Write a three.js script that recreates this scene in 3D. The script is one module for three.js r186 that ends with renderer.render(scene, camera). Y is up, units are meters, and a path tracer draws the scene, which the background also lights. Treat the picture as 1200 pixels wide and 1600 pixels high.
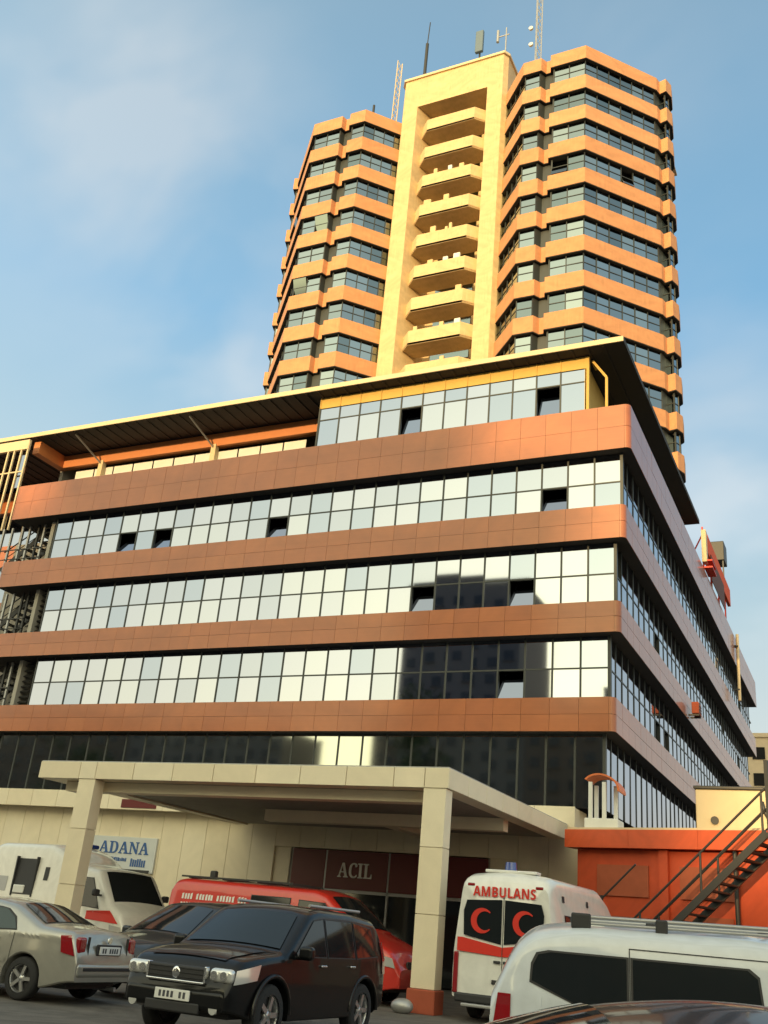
import * as THREE from 'three';
import { mergeGeometries, mergeVertices, toCreasedNormals } from 'three/addons/utils/BufferGeometryUtils.js';
import { RoundedBoxGeometry } from 'three/addons/geometries/RoundedBoxGeometry.js';
import { TextGeometry } from 'three/addons/geometries/TextGeometry.js';
import { FontLoader } from 'three/addons/loaders/FontLoader.js';
import { ImprovedNoise } from 'three/addons/math/ImprovedNoise.js';

// ---------------------------------------------------------------- camera, sky, sun, exposure
const scene = new THREE.Scene();
const camera = new THREE.PerspectiveCamera(54.687, 0.75, 0.1, 3000);
{
  const z = new THREE.Vector3(0.417, -0.389, 0.821), up = new THREE.Vector3(0.092, 0.917, 0.388);
  camera.position.set(0, 1.45, 0);
  camera.up.copy(up.normalize());
  camera.lookAt(-z.x * 10, 1.45 - z.y * 10, -z.z * 10);
}
const renderer = new THREE.WebGLRenderer({ antialias: true });
renderer.toneMapping = THREE.LinearToneMapping;
renderer.toneMappingExposure = 1.38;
renderer.shadowMap.enabled = true;

const SUN = new THREE.Vector3(-0.012, Math.tan(8.6 * Math.PI / 180), 1).normalize();
const sun = new THREE.DirectionalLight(new THREE.Color().setRGB(1, 0.68, 0.31), 3.3);
sun.position.copy(SUN).multiplyScalar(300);
sun.castShadow = true; sun.shadow.radius = 2.6;
sun.shadow.mapSize.set(4096, 4096);
Object.assign(sun.shadow.camera, { left: -110, right: 90, top: 110, bottom: -60, near: 1, far: 700 });
scene.add(sun);

const noise = new ImprovedNoise();
const fbm = (x, y, z, o = 4) => { let s = 0, a = 0.5, f = 1; for (let i = 0; i < o; i++) { s += a * noise.noise(x * f, y * f, z * f); a *= 0.5; f *= 2.03; } return s; };
const clamp = (v, a = 0, b = 1) => Math.min(b, Math.max(a, v));
const smooth = (a, b, v) => { const t = clamp((v - a) / (b - a)); return t * t * (3 - 2 * t); };
{
  const W = 1536, H = 768, data = new Float32Array(W * H * 4);
  const stops = [[-90, 0.22, 0.2, 0.17], [-3, 0.45, 0.4, 0.32], [1, 0.66, 0.55, 0.38], [8, 0.48, 0.53, 0.52], [18, 0.3, 0.43, 0.51], [33, 0.09, 0.285, 0.5], [52, 0.038, 0.18, 0.345], [90, 0.03, 0.11, 0.24]];
  const banks = [[-0.5715, 0.6307, -0.5250, 6.5, 0.8], [-0.6164, 0.6376, -0.4621, 5, 0.45], [-0.4755, 0.6668, -0.5739, 6, 0.55], [-0.5304, 0.6900, -0.4925, 4.5, 0.45], [-0.5484, 0.4921, -0.6761, 4.5, 0.85], [-0.5097, 0.5098, -0.6930, 4, 0.6], [-0.0654, 0.5430, -0.8372, 5, 0.4], [-0.0997, 0.4181, -0.9029, 5, 0.7], [-0.0734, 0.3380, -0.9383, 5, 0.5], [-0.1227, 0.7467, -0.6538, 6, 0.35]]; // directions, widths and strengths of the cloud banks
  for (let j = 0; j < H; j++) for (let i = 0; i < W; i++) {
    const th = ((i + 0.5) / W - 0.5) * Math.PI * 2, ph = ((j + 0.5) / H - 0.5) * Math.PI;
    const dx = Math.cos(ph) * Math.cos(th), dy = Math.sin(ph), dz = Math.cos(ph) * Math.sin(th), el = ph * 180 / Math.PI;
    let k = 1; while (k < stops.length - 1 && el > stops[k][0]) k++;
    const a = stops[k - 1], b = stops[k], t = clamp((el - a[0]) / (b[0] - a[0]));
    const g = Math.acos(clamp(dx * SUN.x + dy * SUN.y + dz * SUN.z, -1, 1)) * 180 / Math.PI;
    const g1 = Math.exp(-g / 20), g2 = Math.exp(-g / 39);
    let r = a[1] + (b[1] - a[1]) * t + g1 * 1.2 + g2 * 2.75, gg = a[2] + (b[2] - a[2]) * t + g1 * 1.0 + g2 * 2.3, bb = a[3] + (b[3] - a[3]) * t + g1 * 0.18 + g2 * 1.15;
    if (dy > 0.01) {
      const k2 = 1 / (dy + 0.3), wx = dx * k2, wz = dz * k2, warp = fbm(wx * 2 + 7, 2.2, wz * 2, 3) * 0.8;
      const n1 = fbm(wx * 2.6 + warp + 3.1, 5.5, wz * 3.4 + warp - 1.7, 6), n2 = fbm(wx * 6 + 9, 1.5, wz * 9 + warp, 5);
      let env = 0.07; for (const [bx0, by0, bz0, rad, st] of banks) { const dd = Math.acos(clamp(dx * bx0 + dy * by0 + dz * bz0, -1, 1)) * 57.3; env += st * Math.exp(-dd * dd / (rad * rad)); }
      const c = clamp(env * (0.5 + 2.1 * n1 + 0.8 * n2)) * smooth(0.0, 0.12, dy) * 0.46;
      const lit = 0.45 + 0.22 * smooth(40, 12, el) + 1.9 * g2;
      r += (lit * 1.0 - r) * c; gg += (lit * 1.03 - gg) * c; bb += (lit * 1.04 - bb) * c;
    }
    const o = (j * W + i) * 4; data[o] = r; data[o + 1] = gg; data[o + 2] = bb; data[o + 3] = 1;
  }
  const sky = new THREE.DataTexture(data, W, H, THREE.RGBAFormat, THREE.FloatType);
  sky.mapping = THREE.EquirectangularReflectionMapping; sky.magFilter = THREE.LinearFilter; sky.needsUpdate = true;
  scene.background = sky; scene.environment = sky;
}

// ---------------------------------------------------------------- helpers
function rng(seed) { let a = seed >>> 0; return () => { a = (a + 0x6D2B79F5) | 0; let t = Math.imul(a ^ (a >>> 15), 1 | a); t = (t + Math.imul(t ^ (t >>> 7), 61 | t)) ^ t; return ((t ^ (t >>> 14)) >>> 0) / 4294967296; }; }
const R = rng(42);
const used = new Map();
function numbered(name) { const n = used.get(name) || 0; used.set(name, n + 1); return n ? `${name}_${String(n).padStart(3, '0')}` : name; }
function thing(name, label, category, pos = [0, 0, 0], turn = 0, group) {
  const o = new THREE.Group(); o.name = numbered(name); o.position.set(...pos); o.rotation.y = turn;
  o.userData = { label, category }; if (group) o.userData.group = group; scene.add(o); return o;
}
function metreUV(g) {
  const p = g.attributes.position, n = g.attributes.normal, uv = new Float32Array(p.count * 2);
  for (let i = 0; i < p.count; i++) {
    const ax = Math.abs(n.getX(i)), ay = Math.abs(n.getY(i)), az = Math.abs(n.getZ(i)), x = p.getX(i), y = p.getY(i), z = p.getZ(i);
    if (ay >= ax && ay >= az) { uv[2 * i] = x; uv[2 * i + 1] = z; } else if (ax >= az) { uv[2 * i] = z; uv[2 * i + 1] = y; } else { uv[2 * i] = x; uv[2 * i + 1] = y; }
  }
  g.setAttribute('uv', new THREE.BufferAttribute(uv, 2)); return g;
}
const flat = (g) => { const q = g.index ? g.toNonIndexed() : g; for (const k of Object.keys(q.attributes)) if (!['position', 'normal', 'uv'].includes(k)) q.deleteAttribute(k); if (!q.attributes.uv) metreUV(q); return q; };
function join(list) { return list.length === 1 ? list[0] : mergeGeometries(list.map(flat)); }
function part(parent, name, geo, mat, keepUV) {
  const g = Array.isArray(geo) ? join(geo) : geo;
  if (!keepUV) metreUV(g);
  const m = new THREE.Mesh(g, mat); m.name = name; m.castShadow = m.receiveShadow = true; parent.add(m); return m;
}
const bx = (x0, x1, y0, y1, z0, z1) => new THREE.BoxGeometry(x1 - x0, y1 - y0, z1 - z0).translate((x0 + x1) / 2, (y0 + y1) / 2, (z0 + z1) / 2);
const rb = (w, h, d, r, x, y, z, s = 2) => new RoundedBoxGeometry(w, h, d, s, r).translate(x, y, z);
function bar(a, b, w, h = w) { // a rectangular bar from a to b
  const A = new THREE.Vector3(...a), B = new THREE.Vector3(...b), d = B.clone().sub(A), L = d.length();
  const g = new THREE.BoxGeometry(w, h, L), q = new THREE.Object3D(); q.position.copy(A).addScaledVector(d, 0.5); q.lookAt(B); q.updateMatrix(); return g.applyMatrix4(q.matrix);
}
function rod(a, b, r, seg = 8) {
  const A = new THREE.Vector3(...a), B = new THREE.Vector3(...b), d = B.clone().sub(A), L = d.length();
  const g = new THREE.CylinderGeometry(r, r, L, seg), q = new THREE.Quaternion().setFromUnitVectors(new THREE.Vector3(0, 1, 0), d.normalize());
  return g.applyQuaternion(q).translate((A.x + B.x) / 2, (A.y + B.y) / 2, (A.z + B.z) / 2);
}
// a solid over a plan outline of [x, z] points
function slab(outline, y0, y1) {
  const s = new THREE.Shape(outline.map(([x, z]) => new THREE.Vector2(x, -z)));
  const g = new THREE.ExtrudeGeometry(s, { depth: y1 - y0, bevelEnabled: false, curveSegments: 6 });
  return g.rotateX(-Math.PI / 2).translate(0, y0, 0);
}
function inset(poly, d) { // poly [x,z]; shrinks by d
  let area = 0; poly.forEach((p, i) => { const q = poly[(i + 1) % poly.length]; area += p[0] * q[1] - q[0] * p[1]; });
  const sg = area > 0 ? 1 : -1, n = poly.length, out = [];
  for (let i = 0; i < n; i++) {
    const a = poly[(i + n - 1) % n], b = poly[i], c = poly[(i + 1) % n];
    const e1 = [b[0] - a[0], b[1] - a[1]], e2 = [c[0] - b[0], c[1] - b[1]], l1 = Math.hypot(...e1), l2 = Math.hypot(...e2);
    const n1 = [-e1[1] / l1 * sg, e1[0] / l1 * sg], n2 = [-e2[1] / l2 * sg, e2[0] / l2 * sg];
    const m = [n1[0] + n2[0], n1[1] + n2[1]], k = d / Math.max(0.35, 1 + n1[0] * n2[0] + n1[1] * n2[1]);
    out.push([b[0] + m[0] * k, b[1] + m[1] * k]);
  }
  return out;
}

// ---------------------------------------------------------------- textures and materials
function grainTexture(seed, size, fn) {
  const d = new Uint8Array(size * size * 4);
  for (let j = 0; j < size; j++) for (let i = 0; i < size; i++) { const v = fn(i / size, j / size, i, j), o = (j * size + i) * 4; const c = Array.isArray(v) ? v : [v, v, v]; d[o] = clamp(c[0]) * 255; d[o + 1] = clamp(c[1]) * 255; d[o + 2] = clamp(c[2]) * 255; d[o + 3] = 255; }
  const t = new THREE.DataTexture(d, size, size); t.wrapS = t.wrapT = THREE.RepeatWrapping; t.magFilter = THREE.LinearFilter; t.minFilter = THREE.LinearMipmapLinearFilter; t.generateMipmaps = true; t.needsUpdate = true; return t;
}
// noise that tiles with period 1 in u and v
const tn = (u, v, f, z, o = 4) => { const a = u * Math.PI * 2, b = v * Math.PI * 2, s = f / 6.283; return fbm(Math.cos(a) * s + z, Math.sin(a) * s + Math.cos(b) * s * 1.01, Math.sin(b) * s + z * 1.7, o); };
const rr = rng(5);
const texStucco = grainTexture(1, 512, (u, v) => { const s = 0.92 + tn(u, v, 9, 1.3, 5) * 0.1 + (rr() - 0.5) * 0.05; return [s, s * 0.995, s * 0.985]; });
const texPanel = grainTexture(2, 512, (u, v) => { const s = 0.88 + tn(u, v, 5, 4.2, 4) * 0.24 + 0.05 * noise.noise(u * 3, v * 90, 0.5) + (rr() - 0.5) * 0.04; return [s, s, s]; });
const texAsphalt = grainTexture(3, 1024, (u, v) => { const s = 0.62 + tn(u, v, 14, 7.7, 5) * 0.5 + (rr() - 0.5) * 0.34; return [s, s * 0.985, s * 0.95]; });
const texWeather = grainTexture(6, 512, (u, v) => { const st = tn(u, v * 0.0 + 0.3, 60, 3.3, 3) * tn(u, v, 7, 2.1, 3) * 1.6, s = 0.9 + tn(u, v, 10, 6.4, 5) * 0.26 + st * 0.5 + (rr() - 0.5) * 0.04; return [s, s * 0.99, s * 0.98]; });
const texGrime = grainTexture(4, 512, (u, v) => { const s = 0.88 + tn(u, v, 12, 9.1, 5) * 0.2 + (rr() - 0.5) * 0.05; return [s, s * 0.98, s * 0.95]; });
texStucco.repeat.set(0.25, 0.25); texPanel.repeat.set(0.22, 0.22); texAsphalt.repeat.set(0.2, 0.2); texGrime.repeat.set(0.3, 0.3); const texPaint = grainTexture(8, 256, (u, v) => { const s = 0.95 + tn(u, v, 8, 5.2, 5) * 0.16 + (rr() - 0.5) * 0.03; return [s, s * 0.995, s * 0.985]; }); texPaint.repeat.set(0.6, 0.6); texWeather.repeat.set(0.11, 0.17);
for (const t of [texStucco, texPanel, texAsphalt, texGrime, texWeather]) t.colorSpace = THREE.NoColorSpace;
const lin = (r, g, b) => new THREE.Color().setRGB(r, g, b);
const std = (c, rough, o = {}) => new THREE.MeshStandardMaterial({ color: lin(...c), roughness: rough, ...o });
const M = {
  clad: [[0.43, 0.126, 0.038], [0.41, 0.119, 0.036], [0.447, 0.134, 0.041], [0.42, 0.123, 0.041]].map((c) => new THREE.MeshPhysicalMaterial({ color: lin(...c), roughness: 0.45, map: texPanel, clearcoat: 0.55, clearcoatRoughness: 0.12 })),
  cladBack: std([0.12, 0.05, 0.03], 0.8),
  bandTower: [[0.62, 0.3, 0.14], [0.59, 0.28, 0.13], [0.635, 0.315, 0.15]].map((c) => std(c, 0.75, { map: texWeather })),
  cream: std([0.7, 0.515, 0.28], 0.8, { map: texWeather }),
  creamPanel: [[0.82, 0.73, 0.55], [0.83, 0.745, 0.57], [0.795, 0.7, 0.52]].map((c) => std(c, 0.55, { map: texStucco })),
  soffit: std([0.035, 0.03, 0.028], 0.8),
  plaster: std([0.42, 0.4, 0.36], 0.9, { map: texStucco }),
  concrete: std([0.33, 0.31, 0.28], 0.9, { map: texGrime }),
  frame: std([0.035, 0.04, 0.04], 0.45),
  glass: [[0.34, 0.37, 0.465], [0.3, 0.335, 0.43], [0.36, 0.39, 0.47], [0.27, 0.315, 0.42]].map((c) => std(c, 0.03, { metalness: 1 })),
  glassTower: [[0.3, 0.35, 0.36], [0.25, 0.29, 0.3], [0.34, 0.38, 0.37], [0.18, 0.22, 0.23]].map((c) => std(c, 0.06, { metalness: 1 })),
  glassLow: [[0.4, 0.43, 0.41], [0.38, 0.41, 0.4]].map((c) => std(c, 0.04, { metalness: 1 })),
  yellow: std([0.62, 0.4, 0.1], 0.7, { map: texStucco }),
  fascia: std([0.7, 0.56, 0.36], 0.6, { map: texStucco }),
  beam: std([0.6, 0.22, 0.08], 0.6, { map: texStucco }),
  asphalt: std([0.17, 0.155, 0.14], 0.92, { map: texAsphalt }),
  redWall: std([0.58, 0.08, 0.025], 0.65, { map: texGrime }),
  redFascia: std([0.68, 0.105, 0.03], 0.5, { map: texGrime }),
  steel: std([0.045, 0.045, 0.045], 0.5, { metalness: 0.3 }),
  galv: std([0.4, 0.4, 0.4], 0.45, { metalness: 0.6 }),
  white: std([0.75, 0.75, 0.72], 0.5, { map: texStucco }),
  brick: std([0.4, 0.09, 0.045], 0.85, { map: texGrime }),
  maroon: std([0.12, 0.012, 0.014], 0.35),
  letterWhite: std([0.72, 0.7, 0.66], 0.5),
  letterBlue: std([0.03, 0.1, 0.3], 0.5),
  signBoard: std([0.62, 0.65, 0.66], 0.4, { map: texStucco }),
  rubber: std([0.02, 0.02, 0.021], 0.85),
  rim: std([0.5, 0.5, 0.5], 0.3, { metalness: 0.8 }),
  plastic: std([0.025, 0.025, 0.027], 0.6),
  carGlass: new THREE.MeshPhysicalMaterial({ color: lin(0.012, 0.015, 0.017), roughness: 0.05 }),
  carGlassGreen: new THREE.MeshPhysicalMaterial({ color: lin(0.03, 0.05, 0.048), roughness: 0.05 }),
  lens: new THREE.MeshPhysicalMaterial({ color: lin(0.7, 0.7, 0.68), roughness: 0.15, metalness: 0.5, clearcoat: 1 }),
  redLens: new THREE.MeshPhysicalMaterial({ color: lin(0.25, 0.008, 0.012), roughness: 0.12, clearcoat: 1 }),
  blueLens: new THREE.MeshPhysicalMaterial({ color: lin(0.02, 0.06, 0.28), roughness: 0.15, clearcoat: 1 }),
  chrome: std([0.75, 0.75, 0.75], 0.15, { metalness: 1 }),
  plate: std([0.7, 0.7, 0.68], 0.5),
  plateInk: std([0.06, 0.06, 0.07], 0.6),
  redPaint: std([0.6, 0.025, 0.012], 0.5),
  green: std([0.1, 0.2, 0.03], 0.8),
};
const paint = (c, metal = 0) => new THREE.MeshPhysicalMaterial({ color: lin(...c), map: texPaint, roughness: metal ? 0.32 : 0.4, metalness: metal, clearcoat: 0.9, clearcoatRoughness: 0.06 });
const fontBold = await new FontLoader().loadAsync('fonts/droid/droid_sans_bold.typeface.json');
const fontSerif = await new FontLoader().loadAsync('fonts/droid/droid_serif_bold.typeface.json');
function text(str, font, size, width, depth = 0.02) { // centred, facing +z, stretched to width
  const g = new TextGeometry(str, { font, size, depth, curveSegments: 4, bevelEnabled: false }); g.computeBoundingBox();
  const b = g.boundingBox; g.translate(-(b.min.x + b.max.x) / 2, -(b.min.y + b.max.y) / 2, 0); if (width) g.scale(width / (b.max.x - b.min.x), 1, 1); return g;
}

// ---------------------------------------------------------------- ground
{
  const g = new THREE.PlaneGeometry(2400, 2400).rotateX(-Math.PI / 2);
  const m = part(scene, 'ground', g, M.asphalt); m.userData = { kind: 'structure', label: 'grey brown asphalt of the hospital forecourt', category: 'ground' };
}

// ---------------------------------------------------------------- hospital block (podium)
const tilt = (m, a = 0.004) => { m.rotation.set((R() - 0.5) * a, (R() - 0.5) * a, 0); return m; };
{
  const b = thing('hospital_block', 'five storey block with orange cladding bands and mirrored ribbon windows behind the canopy', 'building');
  const ZF = -30.46, ZG = -30.94, ZB = -70;
  const bands = [[7.70, 8.78, -6.86, -35.6], [10.87, 11.92, -6.68, -35.6], [14.10, 15.30, -6.49, -34.55], [17.40, 19.10, -6.30, -34.75]];
  const glassR = [-7.3, -7.14, -6.93, -6.7];
  const arc = (cx, cz, r, a0, a1, n = 6) => Array.from({ length: n + 1 }, (_, i) => { const a = a0 + (a1 - a0) * i / n; return [cx + Math.cos(a) * r, cz + Math.sin(a) * r]; });
  // dark body behind the glass and at the back
  part(b, 'inner_wall', bx(-26, -13, 0.2, 17.45, ZB + 7, ZG - 6.5), M.plaster);
  part(b, 'rear_wall', bx(-37, -7.8, 0, 17.4, ZB + 0.1, ZB + 0.4), M.plaster);
  part(b, 'end_wall', bx(-32.75, -32.55, 0, 17.4, ZB + 0.4, ZG - 0.2), M.plaster); part(b, 'stair_wall', bx(-37, -32.8, 0, 17.4, -33.5, -33.2), M.concrete);
  for (const [y0, y1, xr, xl] of bands) {
    const r = 0.2, e = 0.03;
    const core = [[xl + e, ZB], [xr - e, ZB], ...arc(xr - r, ZF - r, r - e, 0, Math.PI / 2), ...arc(xl + r, ZF - r, r - e, Math.PI / 2, Math.PI)];
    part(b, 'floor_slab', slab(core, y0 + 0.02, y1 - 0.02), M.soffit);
    // cladding panels of the front: two courses of separate panels
    const X0 = xl + r, X1 = xr - r, n = Math.round((X1 - X0) / 0.93), w = (X1 - X0) / n, hh = (y1 - y0) / 2;
    const pg = new THREE.BoxGeometry(w - 0.009, hh - 0.009, 0.024); 
    for (let row = 0; row < 2; row++) for (let i = 0; i < n; i++) {
      const m = part(b, 'cladding_panel', pg.clone().translate(i * 0.37, row * 0.7, 0), M.clad[Math.floor(R() * 4)]);
      m.geometry.translate(-i * 0.37, -row * 0.7, 0); m.position.set(X0 + w * (i + 0.5), y0 + hh * (row + 0.5), ZF - 0.012 + (R() - 0.5) * 0.004); tilt(m, 0.004);
    }
    for (let row = 0; row < 2; row++) {
      const ya = y0 + hh * row + 0.007, yb = ya + hh - 0.014;
      const bend = (cx, a0, a1) => slab([...arc(cx, ZF - r, r, a0, a1), ...arc(cx, ZF - r, r - 0.024, a1, a0)], ya, yb);
      part(b, 'corner_panel', bend(xr - r, 0.015, Math.PI / 2 - 0.015), M.clad[row]);
      part(b, 'corner_panel', bend(xl + r, Math.PI / 2 + 0.015, Math.PI - 0.015), M.clad[row + 1]);
    }
    const side = [];
    for (let z = ZB; z < ZF - r - 0.1; z += 0.939) for (let row = 0; row < 2; row++) side.push(bx(xr - 0.024, xr + (R() - 0.5) * 0.004, y0 + hh * row + 0.007, y0 + hh * (row + 1) - 0.007, z + 0.007, Math.min(z + 0.932, ZF - r)));
    const sm = part(b, 'side_panels', side, M.clad[0]); sm.userData.kind = 'stuff';
  }
  // glazed storeys
  const rows = [[5.43, 7.72, -32.5, 0], [8.76, 10.89, -31.5, 1], [11.9, 14.12, -31.8, 2], [15.28, 17.42, -32.2, 3]];
  const openAt = [[], [-10.23], [-14.28, -10.34], [-27.84, -26.12, -20.76, -9.21]];
  const sideGlass = [[], [], []];
  for (const [y0, y1, xl, k] of rows) {
    const xr = glassR[k], n = Math.round((xr - xl) / 0.93), w = (xr - xl) / n, frame = [];
    const ym = k ? y0 + (y1 - y0) * 0.5 : null;
    const spans = k ? [[y0, ym], [ym, y1]] : [[y0, y1]];
    for (let i = 0; i < n; i++) {
      const cx = xl + w * (i + 0.5);
      frame.push(bx(xl + w * i - 0.03, xl + w * i + 0.03, y0, y1, ZG - 0.1, ZG + 0.035));
      spans.forEach(([a, c], s) => {
        const open = s === 0 && openAt[k].some((x) => Math.abs(x - cx) < w / 2);
        const g = new THREE.BoxGeometry(w - 0.05, c - a - 0.04, 0.024);
        const m = part(b, 'pane', g, k ? M.glass[Math.floor(R() * 4)] : M.glassLow[Math.floor(R() * 2)]);
        m.position.set(cx, (a + c) / 2, ZG); tilt(m, 0.0075);
        if (open) { m.geometry.translate(0, (c - a) / 2 - 0.03, 0); m.position.y = a + 0.04; m.position.z = ZG + 0.03; m.rotation.set(-0.36, 0, 0); }
      });
    }
    frame.push(bx(xr - 0.05, xr + 0.05, y0, y1, ZG - 0.1, ZG + 0.06));
    if (k) frame.push(bx(xl, xr, ym - 0.025, ym + 0.025, ZG - 0.08, ZG + 0.03));
    // side of the block
    const xs = xr - 0.04; frame.push(bx(xs - 0.08, xr - 0.052, y0, y1, ZG - 0.14, ZG - 0.105));
    for (let z = ZG - 0.95, j = 0; z > ZB + 0.6; z -= 0.95, j++) {
      frame.push(bx(xs - 0.1, xs + 0.035, y0, y1, z - 0.03, z + 0.03));
      spans.forEach(([a, c]) => { if (R() > 0.035) { const g = new THREE.BoxGeometry(0.024, c - a - 0.04, 0.9).rotateY((R() - 0.5) * 0.012).rotateZ((R() - 0.5) * 0.012).translate(xs, (a + c) / 2, z + 0.475); sideGlass[j % 3].push(g); } });
    }
    if (k) frame.push(bx(xs - 0.08, xs + 0.03, ym - 0.025, ym + 0.025, ZB, ZG - 0.13));
    part(b, 'window_frame', frame, M.frame);
  }
  sideGlass.forEach((l, i) => { part(b, 'side_panes', l, M.glass[i]).userData.kind = 'stuff'; });
  // glazed top floor under the roof, with a yellow strip above the windows
  {
    const xl = -19.45, xr = -8.15, z = -31.55, n = 12, w = (xr - xl) / n, frame = [];
    part(b, 'top_floor_wall', bx(xl + 0.05, xr - 0.1, 19.08, 21.95, -47, z - 5), M.plaster); part(b, 'end_wall', bx(xr - 0.2, xr - 0.06, 19.08, 21.95, z - 5, z - 0.13), M.yellow); part(b, 'end_wall', bx(xl + 0.02, xl + 0.2, 19.08, 21.95, z - 5, z - 0.13), M.plaster);
    for (let i = 0; i < n; i++) {
      const cx = xl + w * (i + 0.5);
      frame.push(bx(xl + w * i - 0.03, xl + w * i + 0.03, 19.0, 21.45, z - 0.1, z + 0.035));
      [[19.0, 20.9], [20.9, 21.45]].forEach(([a, c], s) => {
        const m = part(b, 'pane', new THREE.BoxGeometry(w - 0.05, c - a - 0.04, 0.024), M.glass[Math.floor(R() * 4)]);
        m.position.set(cx, (a + c) / 2, z); tilt(m, 0.0075);
        if (s === 0 && [-15.36, -10.01].some((x) => Math.abs(x - cx) < w / 2)) { m.geometry.translate(0, (c - a) / 2 - 0.03, 0); m.position.y = a + 0.04; m.rotation.set(-0.2, 0, 0); }
      });
      const yp = part(b, 'yellow_panel', bx(xl + w * i + 0.015, xl + w * (i + 1) - 0.015, 21.47, 21.97, z - 0.1, z + 0.03), M.yellow);
      part(yp, 'batten', bx(xl + w * i - 0.025, xl + w * i + 0.012, 21.47, 21.97, z - 0.1, z + 0.06), M.yellow);
    }
    frame.push(bx(xl, xr, 20.875, 20.925, z - 0.08, z + 0.03), bx(xl - 0.05, xl, 19, 21.97, z - 1.4, z + 0.05), bx(xr, xr + 0.04, 19, 21.45, z - 0.1, z + 0.05));
    part(b, 'window_frame', frame, M.frame);
    part(b, 'corner_post', bx(xr - 0.02, xr + 0.14, 19, 21.97, z - 0.12, z + 0.05), M.yellow);
    part(b, 'terrace_brace', [bar([-7.95, 21.9, -31.8], [-7.42, 21.1, -31.8], 0.09), bar([-7.42, 21.1, -31.8], [-7.42, 19.0, -31.8], 0.09), bar([-7.95, 21.9, -31.8], [-7.95, 21.9, -32.4], 0.09)], M.yellow);
  }
  // open terrace at the left of the top floor: orange beam on cream columns, low glazing drawn as white boards
  {
    part(b, 'terrace_beam', [bx(-34.9, -20.4, 21.3, 21.94, -33.35, -33.0), bx(-35.3, -34.9, 21.3, 21.94, -33.35, -31.3)], M.beam);
    for (const x of [-32.4, -25.8]) { const c = part(b, 'terrace_column', bx(x - 0.13, x + 0.13, 19.05, 21.38, -33.2, -32.94), M.fascia); part(c, 'roof_strut', bar([x, 21.2, -33.0], [x - 0.25, 21.95, -31.2], 0.06), M.galv); }
    for (let i = 0; i < 11; i++) tilt(part(b, 'terrace_pane_board', new THREE.BoxGeometry(1.12, 2.05, 0.03), M.white), 0.01).position.set(-33.6 + i * 1.2, 20.08, -33.25);  // white boards stand in for the pale low window panes
    part(b, 'inner_wall', bx(-35.2, -19.5, 19.08, 21.94, -38.4, -38), M.plaster); part(b, 'end_wall', bx(-35.4, -35.2, 19.08, 21.94, -38.4, -33.4), M.plaster);
  }
  // roof: cream edge on a dark ribbed soffit
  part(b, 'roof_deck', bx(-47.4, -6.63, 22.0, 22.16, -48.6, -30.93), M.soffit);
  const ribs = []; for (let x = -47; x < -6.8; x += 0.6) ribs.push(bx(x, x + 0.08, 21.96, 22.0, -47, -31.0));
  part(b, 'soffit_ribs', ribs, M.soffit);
  part(b, 'roof_edge', [bx(-47.4, -6.6, 21.99, 22.2, -30.93, -30.88)], M.fascia);
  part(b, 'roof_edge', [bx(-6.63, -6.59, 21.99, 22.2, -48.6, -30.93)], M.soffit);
  // ground floor: panelled wall, fascia, emergency entrance
  const zw = -30.95;
  for (let i = 0; i < 28; i++) {
    const x0 = -35.2 + i * 0.97, x1 = x0 + 0.955, over = x1 > -18.0 && x0 < -10.9;
    if (over) part(b, 'wall_panel', bx(x0, x1, 3.86, 4.85, zw - 0.06, zw), M.creamPanel[i % 3]);
    else part(b, 'wall_panel', bx(x0, x1, 0.1, 4.85, zw - 0.06, zw), M.creamPanel[Math.floor(R() * 3)]);
  }
  part(b, 'ground_floor_wall', [bx(-36, -18.1, 0, 4.84, -31.5, zw - 0.07), bx(-10.9, -8.0, 0, 4.84, -31.5, zw - 0.07), bx(-18.1, -10.9, 3.86, 4.84, -31.5, zw - 0.07)], M.creamPanel[2]);
  for (let i = 0; i < 22; i++) part(b, 'fascia_panel', bx(-36 + i * 1.27, -36 + i * 1.27 + 1.255, 4.8, 5.42, -30.45, -30.4), M.creamPanel[Math.floor(R() * 3)]);
  part(b, 'fascia_hole_panel', bx(-25.2, -23.6, 4.86, 5.16, -30.4, -30.37), M.maroon);  // flat maroon panel painted in place of a dark hole in the fascia
  part(b, 'ledge', bx(-36, -8.1, 4.82, 5.4, -31.9, -30.452), M.creamPanel[0]);
  // entrance: maroon sign panels over dark doors
  part(b, 'entrance_recess', [bx(-18.0, -10.95, 0, 3.86, -36, -35.9), bx(-18.1, -17.95, 0, 3.86, -35.9, -31.05), bx(-11.0, -10.9, 0, 3.86, -35.9, -31.05), bx(-18.0, -10.95, 3.87, 3.97, -36, -31.55)], M.plaster);
  for (const [x0, x1] of [[-17.93, -16.68], [-16.6, -14.36], [-14.28, -12.6], [-12.52, -10.95]]) {
    const s = part(b, 'entrance_sign_panel', bx(x0, x1, 2.62, 3.82, zw - 0.05, zw + 0.03), M.maroon);
    if (x0 === -16.6) { const t = part(s, 'lettering', text('ACIL', fontSerif, 0.46, 1.25, 0.03).translate((x0 + x1) / 2 - 0.05, 3.22, zw + 0.032), M.letterWhite, true); t.userData.label = 'white letters reading ACIL'; }
    const d = part(b, 'entrance_door', bx(x0, x1, 0.05, 2.52, zw - 0.08, zw - 0.04), M.carGlass); part(d, 'handle', bx(x1 - 0.14, x1 - 0.1, 0.9, 1.4, zw - 0.03, zw + 0.0), M.chrome);
  }
  part(b, 'entrance_frame', [bx(-18, -10.95, 2.52, 2.61, zw - 0.08, zw + 0.02), ...[-16.67, -14.35, -12.59].map((x) => bx(x, x + 0.06, 0, 3.82, zw - 0.08, zw + 0.02))], M.galv);
}
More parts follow.
